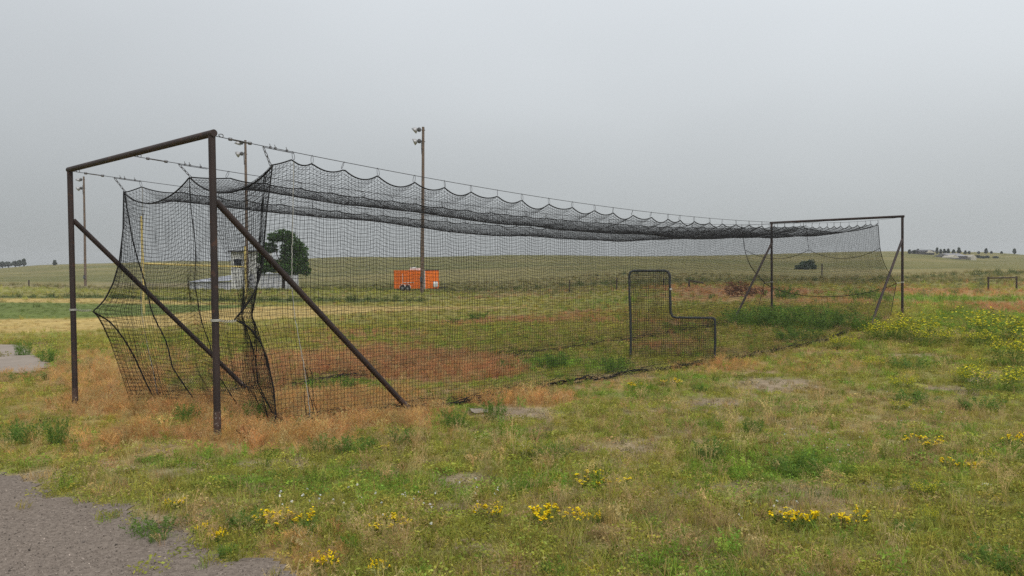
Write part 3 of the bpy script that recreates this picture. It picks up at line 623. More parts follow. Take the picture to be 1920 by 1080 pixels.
CABLE_LABEL = ('steel cable strung between the frame posts closest to the gravel road',
               'steel cable strung between the middles of the two crossbars over the net roof',
               'steel cable strung between the frame posts nearest the mown ball field')
def loop_mesh(h, w, r, n=14):
    a = np.linspace(0, 2 * math.pi, n, endpoint=False); P = np.stack([w * np.cos(a) * (1 - .25 * np.sin(a)), 0 * a, -h / 2 + h / 2 * np.sin(a)], -1)
    m = MB(); m.tube(P, r, 5, caps=False, closed=True); return m
hook_me = loop_mesh(HOOK + .01, .013, .0028).data('hook', MAT['cable']); link_me = loop_mesh(.062, .013, .0042, 12).data('chain_link', MAT['steel'])
for k in range(3):
    p0 = cage(0, VV[k], CT); root = empty('cable', tuple(p0), RZ, CABLE_LABEL[k], 'cable', 'cables that carry the batting net')
    uu = np.linspace(.04, CL - .04, 120); P = np.stack([uu, 0 * uu, cable_z(k, uu) - CT], -1)
    m = MB(); m.tube(P, .0042, 5); m.build('wire', MAT['cable'], root)
    # turnbuckle, wire clips and the doubled tail
    ta = np.array([.20, .20 + .22]); tz = cable_z(k, ta) - CT; tb = MB()
    for s in (-1, 1): tb.tube([(ta[0], s * .014, tz[0]), (ta[1], s * .014, tz[1])], .006, 6)
    for j in (0, 1): tb.lathe([(.0, -.016), (.017, -.016), (.017, .016), (0, .016)], 8, origin=(ta[j], 0, tz[j]), mat=[[0, 0, 1], [0, 1, 0], [-1, 0, 0]])
    tb.build('turnbuckle', MAT['steel'], root)
    e = loop_mesh(.05, .016, .005, 12); eo = e.build('shackle', MAT['steel'], root); eo.location = (.075, 0, float(cable_z(k, .075)) - CT + .02); eo.rotation_euler = (0, math.radians(-80), 0)
    for uc in (.66, .72, .86):
        c = MB(); zc = float(cable_z(k, uc)) - CT; c.box((uc - .009, -.011, zc - .012), (uc + .009, .011, zc + .014)); c.tube([(uc, 0, zc + .01), (uc - .01, 0, zc + .04)], .0035, 5); c.build('wire_clip', MAT['steel'], root)
    tail = MB(); ut = np.linspace(.58, .95, 12); tail.tube(np.stack([ut, 0 * ut + .006, cable_z(k, ut) - CT - .011], -1), .004, 5); tail.build('cable_tail', MAT['cable'], root)
    a = np.array([.57, 0, float(cable_z(k, .57)) - CT]); b_ = np.array([NC[k][0], 0, NC[k][1] - CT]); nlk = 4
    for i in range(nlk):
        q = a + (b_ - a) * (i / nlk); lo = link('chain_link', link_me, root); lo.location = tuple(q); d = b_ - a
        L_ = np.linalg.norm(d) / nlk
        lo.matrix_local = Matrix.Translation(Vector(q)) @ Matrix.Rotation(math.atan2(-d[0], -d[2]), 4, 'Y') @ Matrix.Rotation(math.radians(25 + 80 * (i % 2)), 4, 'Z') @ Matrix.Diagonal((1, 1, L_ / .062 * 1.3, 1))
    for uh in HK[k]:
        h = link('hook', hook_me, root); h.location = (uh, 0, float(cable_z(k, uh)) - CT + .008); h.rotation_euler = (rng.normal(0, .12), rng.normal(0, .22), rng.uniform(-.9, .9))

# ---- the net
U0, U1 = .68, 19.1
def _curve(zz, uu):
    zd = np.linspace(-.3, 3.2, 281); ud = np.interp(zd, zz, uu); k = np.array([.25, .5, .25]); up_ = np.pad(ud, 1, mode='edge')
    return zd, np.convolve(up_, k, 'valid')
EF = {0: _curve([-.05, .2, .43, .78, .93, 1.05, 1.14, 1.20, 1.29, 1.38, 1.5, 1.64, 1.81, 2.32, 2.84], [.66, .665, .65, .57, .51, .43, .33, .20, .30, .38, .45, .51, .545, .60, .68]),
      2: _curve([-.13, .28, .74, .95, 1.11, 1.17, 1.24, 1.33, 1.44, 1.56, 1.86, 2.31, 2.85], [.73, .61, .47, .39, .31, .25, .33, .41, .47, .53, .62, .68, .70])}
_g = np.exp(-.5 * (np.arange(-90, 91) * .0125 / .38) ** 2); _g /= _g.sum()
EFS = {k: (EF[k][0], np.convolve(np.pad(EF[k][1], 90, mode='edge'), _g, 'valid')) for k in EF}
eF_z, eF_u = EF[0]
eB_z = [-.3, 0, .3, .8, 1.17, 1.45, 1.75, 2.16, 2.92, 3.2]; eB_u = [19.9, 19.95, 20.05, 20.35, 20.6, 20.0, 19.6, 19.3, 19.1, 19.1]
def wall_xyz(k, un, t_):
    """un nominal u, t_ 0 top .. 1 bottom edge lying on the ground"""
    v0 = VV[k]; inn = 1 if k == 0 else -1
    top = rope_z(k, un); P = cage(un, v0, 0); g = ground_z(P[..., 0], P[..., 1]) + .03
    hang = np.clip(t_ / .955, 0, 1); low = np.clip((t_ - .955) / .045, 0, 1)
    z = top + (g - top) * hang + low * .02 * np.sin(un * 7.3)
    wS_ = np.exp(-(un - U0) / .10); u = un + (np.interp(z, *EF[k]) * wS_ + np.interp(z, *EFS[k]) * (1 - wS_) - U0) * np.exp(-(un - U0) / .45) + (np.interp(z, eB_z, eB_u) - U1) * np.exp(-(U1 - un) / 1.3)
    sw = (fbm(un * .45 + 9 * k, z * .35, 61 + k, 3) - .5) * .22 + (fbm(un * 1.6, z * .6, 67 + k, 2) - .5) * .06
    bulge = np.sin(np.pi * hang) ** 2
    slack = .09 * hang ** 6 * (fbm(un * .8, un * 0, 71 + k, 2) - .3)
    v = v0 + inn * (sw * bulge + slack + low * .16 * (fbm(un * 1.3, un * 0 + 3, 75, 2) + .1))
    z = z + (fbm(un * 1.1, z * .8, 81 + k, 2) - .5) * .05 * bulge
    return cage(u, v, z)
def roof_xyz(un, v):
    pan = np.where(v < CW / 2, 0, 1); s = np.where(pan == 0, v / (CW / 2), (v - CW / 2) / (CW / 2)); d0, d1 = np.exp(-s / .16), np.exp(-(1 - s) / .16)
    za = np.where(pan == 0, rope_z(0, un, d0), rope_z(1, un, d0)); zb = np.where(pan == 0, rope_z(1, un, d1), rope_z(2, un, d1))
    sg = np.interp(un, [.7, 3, 6, 10, 15, 19.1], [.24, .23, .27, .29, .26, .2]) * (1 + .22 * (fbm(un * .45, pan * 7.0, 91, 3) - .5) * 2)
    z = za + (zb - za) * s - sg * (4 * s * (1 - s)) ** .9 + (fbm(un * 1.3, v * 1.4, 93, 2) - .5) * .022 * np.sin(np.pi * s)
    return cage(un + (np.interp(v, [0, CW / 2, CW], [NC[0][0], NC[1][0], NC[2][0]]) - U0) * np.exp(-(un - U0) / .5), v, z)
def front_xyz(s, t_, fold=0.0):
    """s 0..1 across from the first wall to the far wall, t_ 0 top .. 1 bottom"""
    v = s * CW; top = np.where(s < .5, NC[0][1] + (NC[1][1] - NC[0][1]) * s * 2, NC[1][1] + (NC[2][1] - NC[1][1]) * (s - .5) * 2) - .24 * (4 * (s * 2 % 1.0) * (1 - s * 2 % 1.0)) ** .9
    P = cage(.8, v, 0); g = ground_z(P[..., 0], P[..., 1]) + .02; low = np.clip((t_ - .88) / .12, 0, 1); z = top + (g - top) * np.clip(t_ / .88, 0, 1) + low * .10 * np.abs(np.sin(s * 21 + low * 7))
    ed = np.minimum(s, 1 - s); w = np.exp(-(ed / .065) ** 1.3); mid = np.interp(z, [-.3, 0, .4, 1.2, 2.2, 2.9], [1.15, 1.05, .86, .72, .68, .70])
    u = w * np.where(s < .5, np.interp(z, *EF[0]), np.interp(z, *EF[2])) + (1 - w) * (mid + (fbm(s * 5, z * .7, 95, 3) - .5) * .28 * np.clip((2.7 - z), 0, 1)) + low * (.45 * (fbm(s * 9, low * 2.2, 96, 2) - .25)) * (1 - .6 * w) - fold * (.05 + .16 * fbm(s * 14, z * .9, 123, 2)) * np.clip(np.minimum(s, 1 - s) / .05, 0, 1) * np.clip((2.9 - z) * 1.5, 0, 1)
    v = v + (fbm(s * 4 + 3, z * .8, 97, 2) - .5) * .18 * np.sin(np.pi * s)
    return cage(u, v, z)
def back_xyz(s, t_):
    v = s * CW; c = lambda sg, p=1.0: sg * (4 * (s * 2 % 1.0) * (1 - (s * 2) % 1.0)) ** p
    rows_t = np.array([0, .30, .68, 1.0])
    g = ground_z(*[cage(20.2, v, 0)[..., i] for i in (0, 1)]) + .03
    zt = cable_z(0, 19.08) - HOOK - .05 - c(.16); z1 = np.where(s < .5, 2.16, 2.16 + .1 * (s - .5)) - c(.27); z2 = 1.17 - .41 * (4 * s * (1 - s)) ** .8
    ut = 19.1 + 0 * s; u1 = 19.28 + 0 * s; u2 = 20.6 - .38 * (4 * s * (1 - s)); u3 = 20.05 + 0 * s
    f = lambda A: np.where(t_ < .30, A[0] + (A[1] - A[0]) * t_ / .30, np.where(t_ < .68, A[1] + (A[2] - A[1]) * (t_ - .30) / .38, A[2] + (A[3] - A[2]) * (t_ - .68) / .32))
    tt = np.clip((t_ - .30) / .38, 0, 1); belly = -.28 * np.sin(np.pi * tt) * (t_ < .68)
    return cage(f([ut, u1, u2, u3]) + belly * .9 + (fbm(s * 5, t_ * 3, 99, 2) - .5) * .06, v, f([zt, z1, z2, g]))
CELL = .047
def grid_strands(fn, a, b):
    A, Bm = np.meshgrid(a, b, indexing='ij'); P = fn(A, Bm); return [P, np.swapaxes(P, 0, 1)]
def netting(name, lines, r, root, org):
    V, Fq = strands(lines, r); M3 = np.array([[CU[0], CU[1], 0], [CV[0], CV[1], 0], [0, 0, 1]])
    V = (V - org) @ M3.T; o = link(name, fast_mesh(name, V, Fq, MAT['net']), root); tag(o, kind='stuff'); return o
org = cage(0, 0, 0)
net = empty('batting_net', tuple(org), RZ, 'long black twine batting cage net hung from steel cables between two pipe frames', 'net')
ua = np.arange(U0, U1 + .01, CELL); SR = .0022
for k in (0, 2): netting('side_netting', grid_strands(lambda a, b, k=k: wall_xyz(k, a, b), ua, np.linspace(0, 1, 61)), SR, net, org)
netting('roof_netting', grid_strands(roof_xyz, ua, np.linspace(0, CW, 91)), .0019, net, org)
netting('end_netting', grid_strands(front_xyz, np.linspace(0, 1, 89), np.linspace(0, 1, 62)), .0025, net, org)
netting('overlap_netting', grid_strands(lambda a, b: front_xyz(1 - a * (1 - .4 * np.sin(b * 3.0)), b, .7), np.linspace(.0, .20, 18), np.linspace(0, 1, 62)), SR, net, org)
netting('overlap_netting', grid_strands(lambda a, b: front_xyz(a * (1 - .35 * np.sin(b * 3.0)), b, 1.0), np.linspace(0, .27, 25), np.linspace(0, 1, 62)), SR, net, org)
netting('end_netting', grid_strands(back_xyz, np.linspace(0, 1, 87), np.linspace(0, 1, 68)), SR, net, org)
M3 = np.array([[CU[0], CU[1], 0], [CV[0], CV[1], 0], [0, 0, 1]])
def net_rope(P, r=.008, name='border_rope', mat='rope', n=6):
    m = MB(); m.tube((np.asarray(P) - org) @ M3.T, r, n); return m.build(name, MAT[mat], net)
uf = np.arange(U0, U1 + .01, .035)
for k in range(3): net_rope(cage(uf + (NC[k][0] - U0) * np.exp(-(uf - U0) / .5), VV[k], rope_z(k, uf)), .0085)
tv = np.linspace(0, 1, 90); sv = np.linspace(0, 1, 90); z0_ = tv * 0
net_rope(front_xyz(sv, sv * 0), .010); net_rope(front_xyz(z0_, tv * .97), .008); net_rope(front_xyz(z0_ + 1, tv * .60), .009); net_rope(front_xyz(z0_ + 1, .6 + tv * .3), .004)
net_rope(smooth_path(cage([.25, .47, .64, .79, .92, 1.02], [CW, CW - .01, CW - .03, CW - .05, CW - .08, CW - .1], [1.17, 1.01, .77, .47, .12, -.10]), 10), .011)
net_rope(front_xyz(np.interp(tv, [0, .15, .4, .7, 1], [.99, .93, .82, .74, .67]), tv), .009)          # seam ropes down the front panel
net_rope(front_xyz(np.interp(tv, [0, .35, .65, 1], [.03, .06, .16, .12]), tv), .0055)
net_rope(front_xyz(np.interp(tv, [0, .35, .65, 1], [.04, .075, .18, .14]), tv), .004)
net_rope(front_xyz(np.interp(tv, [0, .4, .8, 1], [.5, .46, .38, .30]), tv), .006)
net_rope(front_xyz(np.linspace(.02, .98, 90), z0_ + .97), .011)
for z_ in (.30, .68): net_rope(back_xyz(sv, sv * 0 + z_), .009)
net_rope(back_xyz(sv, sv * 0), .009); net_rope(back_xyz(z0_, tv * .96), .009); net_rope(back_xyz(z0_ + 1, tv * .96), .009)
net_rope(back_xyz(z0_ + .5, tv * .31), .007)
um = np.arange(U0 + .4, U1, .05)
for k in (0, 2):
    for t9, r9, a9 in ((.95, .007, .02), (.97, .010 if k == 0 else .006, .03), (.99, .007, .03), (.93, .004, .03)):
        w2 = wall_xyz(k, um, um * 0 + t9); w2[:, 2] += .035 + a9 * np.sin(um * (3 + 20 * (1 - t9)) + t9 * 90) + .01 * rng.normal(size=len(um)); net_rope(w2, r9)
    net_rope(wall_xyz(k, .95 + .17 * tv ** 1.5, tv * .95) + rng.normal(0, .0025, (90, 3)), .0045, 'lacing_cord', 'cord', 5)
    
    for du_, rr_ in ((.03, .0045), (.10, .0035), (-.04, .0035)):
        q = wall_xyz(k, .95 + .17 * tv ** 1.5 + du_ * np.clip(tv * 2.2 - 1, 0, 1), tv)[66 if du_ > 0 else 74:]; net_rope(q + np.cumsum(rng.normal(0, .006, q.shape), 0), rr_)
    v_ = VV[k]
    for u_, ut_, z_ in ((0, .23, 1.19), (CL, 20.6, 1.17)):   # cords that tie the net to the posts
        tt = np.linspace(0, 1, 24); du = ut_ - u_; m = MB()
        for ph in (0, math.pi):
            m.tube(np.stack([u_ + np.sign(du) * .042 + (du - np.sign(du) * .042) * tt, v_ + .012 * np.sin(tt * 22 + ph), z_ + .012 * np.cos(tt * 22 + ph) - .01 * np.sin(np.pi * tt) + .012 * (1 - tt)], -1), .0035, 5)
        a_ = np.linspace(0, 2 * math.pi, 16, endpoint=False)
        for dz in (-.007, .002, .011): m.tube(np.stack([u_ + .043 * np.cos(a_), v_ + .043 * np.sin(a_), z_ + .012 + dz + 0 * a_], -1), .0045, 5, caps=False, closed=True)
        m.build('tie_cord', MAT['cord'], net)

# ---- pitching screen inside the cage
pL, pR = on_ground(1182, 672), on_ground(1340, 676)
wS = float(np.hypot(*(pR - pL)[:2])); scr = empty('pitching_screen', tuple(pL), math.atan2(pR[1] - pL[1], pR[0] - pL[0]), 'L shaped pitching screen of dark padded tube and black netting inside the cage', 'screen')
dS = np.hypot(*pL[:2]); hS = 164 / F_PX * pL[1] * 1.0; sh = 76 / F_PX * pR[1]; xi = wS * 76 / 158
zr = float(pR[2] - pL[2])
outl = [(0, .0), (0, hS - .09), (.025, hS - .025), (.09, hS), (xi - .10, hS - .005), (xi - .03, hS - .03), (xi, hS - .11), (xi, sh + .10), (xi + .03, sh + .03), (xi + .10, sh + .003), (wS - .05, sh - .01), (wS - .01, sh - .03), (wS, sh - .08), (wS, zr)]
def poly3(pts, y=0): return np.array([(a, y, b_) for a, b_ in pts])
m = MB(); P = np.concatenate([resample(poly3(outl)[i:i + 2], 6)[:-1] for i in range(len(outl) - 1)] + [poly3(outl)[-1:]]); P[:, 0] += .012 * np.sin(P[:, 2] * 3); m.tube(P, .025, 10); fr = m.build('tube_frame', MAT['screen'], scr)
m = MB(); m.tube([(0, -.28, .02), (0, .28, .02)], .02, 8); m.build('foot', MAT['screen'], scr)
m = MB(); m.tube([(wS, -.28, zr + .02), (wS, .28, zr + .02)], .02, 8); m.build('foot', MAT['screen'], scr)
m = MB(); m.lathe([(0, -.02), (.03, -.02), (.03, .02), (0, .02)], 10, origin=(xi, 0, sh + .58)); m.build('white_tape', MAT['white'], scr)
lines = []
for xx in np.arange(.03, wS - .02, .038):
    top = hS - .02 if xx < xi - .02 else sh - .02; lines.append(np.stack([np.full(30, xx), .012 * np.sin(np.linspace(0, 9, 30)), np.linspace(.03 + zr * xx / wS, top, 30)], -1)[None])
for zz in np.arange(.05, hS - .02, .038):
    xe = xi - .02 if zz > sh else wS - .02; lines.append(np.stack([np.linspace(.02, xe, 30), .012 * np.sin(np.linspace(0, 7, 30)), np.full(30, zz)], -1)[None])
V, Fq = strands(lines, .0038); o = link('screen_netting', fast_mesh('screen_netting', V, Fq, MAT['net']), scr); tag(o, kind='stuff')

# ================================================================== FLOODLIGHT POLES
def light_pole(px_b, py_b, px_t, py_t, depth, label, lamps):
    b0 = at_depth(px_b, py_b, depth); t0 = at_depth(px_t, py_t, depth); zb = gz1(b0[0], b0[1]); root = empty('light_pole', (b0[0], b0[1], zb), 0, label, 'light pole', 'floodlight poles round the ball field')
    h = t0[2] - zb; lx = t0[0] - b0[0]
    m = MB(); m.tube([(0, 0, -.3), (lx * .5 + .03, 0, h * .5), (lx, 0, h)], [.205, .175, .135], 12); m.build('pole', MAT['wood'], root)
    for sx, dz, tilt in lamps:
        a = np.array([lx, 0, h - dz]); L_ = root
        m = MB(); m.tube([a + (-sx * .2, 0, -.05), a + (sx * .62, -.05, 0)], .05, 6); m.lathe([(0, -.24), (.17, -.2), (.2, .1), (.12, .22), (0, .24)], 10, origin=tuple(a + (sx * .42, -.1, 0))); fl = m.build('floodlight', MAT['grey_metal'], L_)
        c, s_ = math.cos(tilt), math.sin(tilt); mm = np.array([[c, 0, s_ * sx], [0, 1, 0], [-s_ * sx, 0, c]])
        m = MB(); m.lathe([(.05, .30), (.16, .22), (.30, .05), (.38, -.18), (.36, -.18), (.27, .04), (.12, .2)], 14, origin=tuple(a + (sx * .86, -.1, -.03)), mat=mm); m.build('reflector', MAT['mirror'], fl)
    m = MB(); m.tube([(lx * .94 - .17, -.03, h - 2.9), (lx - .22, -.05, h - 1.9), (lx - .18, -.03, h - 1.4)], .03, 5); m.build('conduit', MAT['dark'], root)
    m = MB(); m.box((-.16, -.34, 1.2), (.16, -.19, 1.75)); m.build('meter_box', MAT['grey_metal'], root)
light_pole(791, 548, 793.5, 238, 86, 'tall wooden floodlight pole standing in front of the orange trailer', [(-1, .3, -.85), (-1, 1.5, -1.15)])
light_pole(463, 546, 460, 263, 97, 'wooden floodlight pole seen beside the goal upright and the small white press box', [(-1, .3, -.3), (-1, 1.6, -1.1)])
light_pole(160, 533, 157, 331, 132, 'wooden floodlight pole standing alone by the far track past the mown outfield', [(-1, .5, -.4), (-1, 1.9, -.95)])

# ================================================================== ORANGE TRAILER
p0 = at_depth(739, 543, 98); zt = gz1(p0[0], p0[1] + .8)
tr = empty('cargo_trailer', (p0[0], p0[1], zt), math.radians(-30), 'bright orange concession trailer with tandem wheels and wedge nose parked beyond the cage', 'trailer')
Lb, Wb, z0, z1, nose = 4.5, 2.1, .32, 2.46, 1.35
def prism(m, poly, za, zb):
    k = len(poly); m.add([(x, y, za) for x, y in poly] + [(x, y, zb) for x, y in poly], [tuple(range(k))[::-1], tuple(range(k, 2 * k))] + [(i, (i + 1) % k, k + (i + 1) % k, k + i) for i in range(k)])
m = MB(); prism(m, [(0, 0), (Lb, 0), (Lb + nose, Wb / 2), (Lb, Wb), (0, Wb)], z0, z1); m.build('body', MAT['orange'], tr)
for xx in np.arange(.75, Lb, .75):
    if not (1.4 < xx < 3.0): m = MB(); m.box((xx - .012, -.012, z0 + .05), (xx + .012, .002, z1 - .05)); m.build('panel_seam', MAT['orange_dk'], tr)
m = MB(); m.box((Lb - .03, -.035, z0), (Lb + .12, .03, z1 - .03)); m.build('corner_trim', MAT['white'], tr)
m = MB(); m.box((-.02, -.02, z1), (Lb, Wb + .02, z1 + .05)); m.build('roof_rail', MAT['orange'], tr)
m = MB(); prism(m, [(Lb + .01, -.03), (Lb + nose + .05, Wb / 2), (Lb + .01, Wb + .03)], z1 - .02, z1 + .09); m.build('nose_cap', MAT['roof'], tr)
m = MB(); m.box((1.35, -.03, 1.05), (3.0, -.003, 2.15)); h_ = m.build('serving_hatch', MAT['orange'], tr)
for lo, hi in (((1.32, -.045, 1.0), (3.03, -.031, 1.06)), ((1.31, -.045, 1.07), (1.36, -.031, 2.1))): m = MB(); m.box(lo, hi); m.build('hatch_trim', MAT['white'], h_)
m = MB(); m.box((3.35, -.03, .42), (4.15, -.003, 2.2)); d_ = m.build('side_door', MAT['orange'], tr)
m = MB(); m.box((3.4, -.06, 1.2), (3.52, -.031, 1.28)); m.build('door_handle', MAT['grey_metal'], d_)
for i, xw in enumerate((1.36, 2.12)):
    m = MB(); R90 = [[1, 0, 0], [0, 0, -1], [0, 1, 0]]
    m.lathe([(.2, -.11), (.34, -.11), (.37, -.06), (.37, .06), (.34, .11), (.2, .11), (.2, -.11)], 20, origin=(xw, -.06, .37), mat=R90); w = m.build('wheel', MAT['dark'], tr)
    m = MB(); m.lathe([(0, .06), (.10, .07), (.21, .09), (.21, -.05)], 16, origin=(xw, -.06, .37), mat=R90); m.build('rim', MAT['mirror'], w)
    a = np.linspace(-.1, math.pi + .1, 14); m = MB(); m.tube(np.stack([xw + .43 * np.cos(a), 0 * a - .1, .42 + .43 * np.sin(a)], -1), .035, 6); m.build('fender', MAT['white'], tr)
m = MB(); m.box((1.95, .6, z1 + .05), (2.95, 1.4, z1 + .30)); m.box((2.0, .65, z1 + .30), (2.3, 1.35, z1 + .42)); m.build('roof_vent', MAT['white'], tr)
for s in (-.22, .2):
    m = MB(); m.lathe([(0, 0), (.15, .03), (.17, .1), (.17, .55), (.12, .66), (0, .7)], 12, origin=(Lb + nose * .72 + .25, Wb / 2 + s - .5, .45)); m.build('gas_bottle', MAT['white'], tr)
m = MB(); m.box((Lb, Wb / 2 - .06, .36), (Lb + nose + 1.0, Wb / 2 + .06, .46)); m.build('hitch', MAT['dark'], tr)
m = MB(); m.box((-.06, .1, z0 - .04), (.02, Wb - .1, z0 + .14)); m.build('bumper', MAT['white'], tr)
m = MB(); m.tube([(Lb + nose + .8, Wb / 2, .05), (Lb + nose + .8, Wb / 2, 1.0)], .04, 8); m.build('jack', MAT['dark'], tr)

# ================================================================== GOAL POST
gA, gB = at_depth(270, 590, 51), at_depth(462, 572, 56.5)
zA, zB = gz1(gA[0], gA[1]), gz1(gB[0], gB[1]); goal = empty('goal_post', (gA[0], gA[1], zA), 0, 'faded yellow football goal with two uprights and a crossbar seen through the net', 'goal post')
d = gB[:2] - gA[:2]; ca, cb = at_depth(270, 494, 51)[2] - zA, at_depth(462, 500.5, 56.5)[2] - zA; ta, tb_ = at_depth(269, 405, 51)[2] - zA, at_depth(461, 462, 56.5)[2] - zA
m = MB(); m.tube([(0, 0, -.2), (-.03, 0, ta)], .075, 10); m.build('upright', MAT['yellow'], goal)
m = MB(); m.tube([(d[0], d[1], zB - zA - .2), (d[0] - .03, d[1], tb_)], .075, 10); m.build('upright', MAT['yellow'], goal)
m = MB(); m.tube([(0, 0, ca), (d[0], d[1], cb)], .06, 10); m.build('crossbar', MAT['yellow'], goal)

# ================================================================== PRESS BOX
p0 = at_depth(434, 545, 112); zp = gz1(p0[0], p0[1]); S = 112 / F_PX
pb = empty('press_box', (p0[0], p0[1], zp), math.radians(-6), 'small pale two storey press box with low metal clad wings behind the tree', 'building')
hT = at_depth(460, 472, 112)[2] - zp
m = MB(); m.box((0, 0, -.4), (58 * S, 4.0, hT)); m.build('wall', MAT['white'], pb)
m = MB(); m.box((-.25, -.45, hT), (60 * S, 4.3, hT + .16)); m.build('roof', MAT['roof'], pb)
m = MB(); m.box((6 * S, -.03, hT - 2.1), (21 * S, .03, hT - 1.0)); w = m.build('window', MAT['glass'], pb)
m = MB(); m.box((5.2 * S, -.06, hT - 2.2), (21.8 * S, -.031, hT - 2.1)); m.build('sill', MAT['siding'], w)
m = MB(); m.box((36 * S, -.03, .1), (46 * S, .03, 2.1)); m.build('door', MAT['siding'], pb)
m = MB(); m.box((-80 * S, -.3, -.6), (-.02, 3.0, 1.05)); lw = m.build('side_wing', MAT['siding'], pb)
for k in range(12):
    x_ = -80 * S + (k + .5) * 80 * S / 12.2; m = MB(); m.box((x_ - .03, -.34, -.5), (x_ + .03, -.302, 1.02)); m.build('panel_rib', MAT['blueroof'], lw)
m = MB(); m.add([(-82 * S, -.6, 1.06), (0, -.6, 1.2), (0, 3.2, 2.1), (-82 * S, 3.2, 1.3), (-82 * S, -.6, 1.12), (0, -.6, 1.28), (0, 3.2, 2.2), (-82 * S, 3.2, 1.4)],
             [(0, 3, 2, 1), (4, 5, 6, 7), (0, 1, 5, 4), (1, 2, 6, 5), (2, 3, 7, 6), (3, 0, 4, 7)]); m.build('wing_roof', MAT['blueroof'], pb)
m = MB(); m.box((58 * S + .02, -.2, -.5), (116 * S, 2.8, 2.05)); rw = m.build('side_wing', MAT['siding'], pb)
for k in range(6):
    x_ = 58 * S + (k + .6) * 58 * S / 6; m = MB(); m.box((x_ - .03, -.24, -.4), (x_ + .03, -.202, 2.0)); m.build('panel_rib', MAT['blueroof'], rw)
m = MB(); m.box((58 * S + .02, -.4, 2.06), (117 * S, 3.0, 2.2)); m.build('wing_roof', MAT['blueroof'], pb)

# ================================================================== TREES AND SHRUBS
def crown_mesh(name, lobes, n, size, seed, mat, ratio=.7, shade=(.65, 1.4), rag=.28):
    rs = np.random.default_rng(seed); pts = []; vol = np.array([l[3] * l[4] * l[5] for l in lobes]) ** .67; cnt = (n * vol / vol.sum()).astype(int)
    for l, c in zip(lobes, cnt):
        d = rs.normal(size=(c, 3)); d /= np.linalg.norm(d, axis=1, keepdims=True); rr = rs.uniform(.25, 1, (c, 1)) ** .45 * (1 + .10 * rs.normal(size=(c, 1)))
        rough = 1 + rag * (fbm(d[:, 0] * 2.6 + l[0] * 3, d[:, 1] * 2.6 + d[:, 2] * 2.1 + l[2], seed, 3) - .5)[:, None] * 2
        pts.append(np.array(l[:3]) + d * rr * rough * np.array(l[3:6]))
    pts = np.concatenate(pts); V, Q, L = [], [], []; leaves(V, Q, L, pts, size, rs, shade=shade, flat=.8, ratio=ratio)
    return fast_mesh(name, np.array(V), np.array(Q), mat, leaf=np.array(L))
pT = at_depth(531, 545, 96); zT = gz1(pT[0], pT[1]); s = 96 / F_PX
tree = empty('shade_tree', (pT[0], pT[1], zT), 0, 'round dark green shade tree standing in front of the pale press box', 'tree')
rs_ = np.random.default_rng(5); lobes = []
for cx, cz, rx, rz in ((14, 62, 24, 24), (-26, 78, 15, 13), (18, 82, 22, 18), (6, 100, 20, 13), (-32, 56, 13, 14), (30, 46, 20, 20), (38, 62, 12, 16), (-16, 46, 20, 13), (14, 38, 24, 14), (40, 34, 10, 10), (-38, 36, 11, 7), (-14, 97, 13, 11), (-22, 40, 16, 9), (28, 74, 15, 14)):
    lobes.append((cx * s, rs_.uniform(-.9, .9), cz * s + .15, rx * s * .92, rx * s * .95, rz * s * .92))
link('crown', crown_mesh('crown', lobes, 9500, .13, 11, MAT['tree_leaf'], shade=(.5, 1.7), rag=.36), tree)
m = MB(); m.tube([(0, 0, -.3), (.05, 0, 1.0), (-.05, .05, 2.4), (.1, 0, 4.6)], [.24, .19, .15, .06], 9); tk = m.build('trunk', MAT['bark'], tree)
for e in ((-1.5, .2, 4.2), (1.6, -.2, 4.0), (.9, .8, 4.8), (-.7, -.8, 5.0), (1.9, .3, 2.9)): m = MB(); m.tube(smooth_path([(0, 0, 1.7), (e[0] * .4, e[1] * .4, (1.7 + e[2]) / 2 + .1), e], 4), np.linspace(.1, .03, 9), 6); m.build('limb', MAT['bark'], tk)

pH = at_depth(1511, 502, 190); zH = gz1(pH[0], pH[1]); s = 160 / F_PX; hb = empty('hill_bush', (pH[0], pH[1], zH), 0, 'lone dark rounded bush on the far slope behind the distant frame', 'bush')
link('crown', crown_mesh('crown', [(0, 0, 9 * s, 15 * s, 12 * s, 10 * s), (8 * s, 0, 11 * s, 11 * s, 10 * s, 9 * s), (-14 * s, 0, 5 * s, 10 * s, 8 * s, 5 * s), (16 * s, 0, 6 * s, 6 * s, 6 * s, 6 * s)], 3000, .22, 13, MAT['bush_leaf'], rag=.55), hb)
m = MB(); m.tube([(0, 0, -.2), (.1, 0, 1.0)], [.16, .1], 7); m.build('trunk', MAT['bark'], hb)

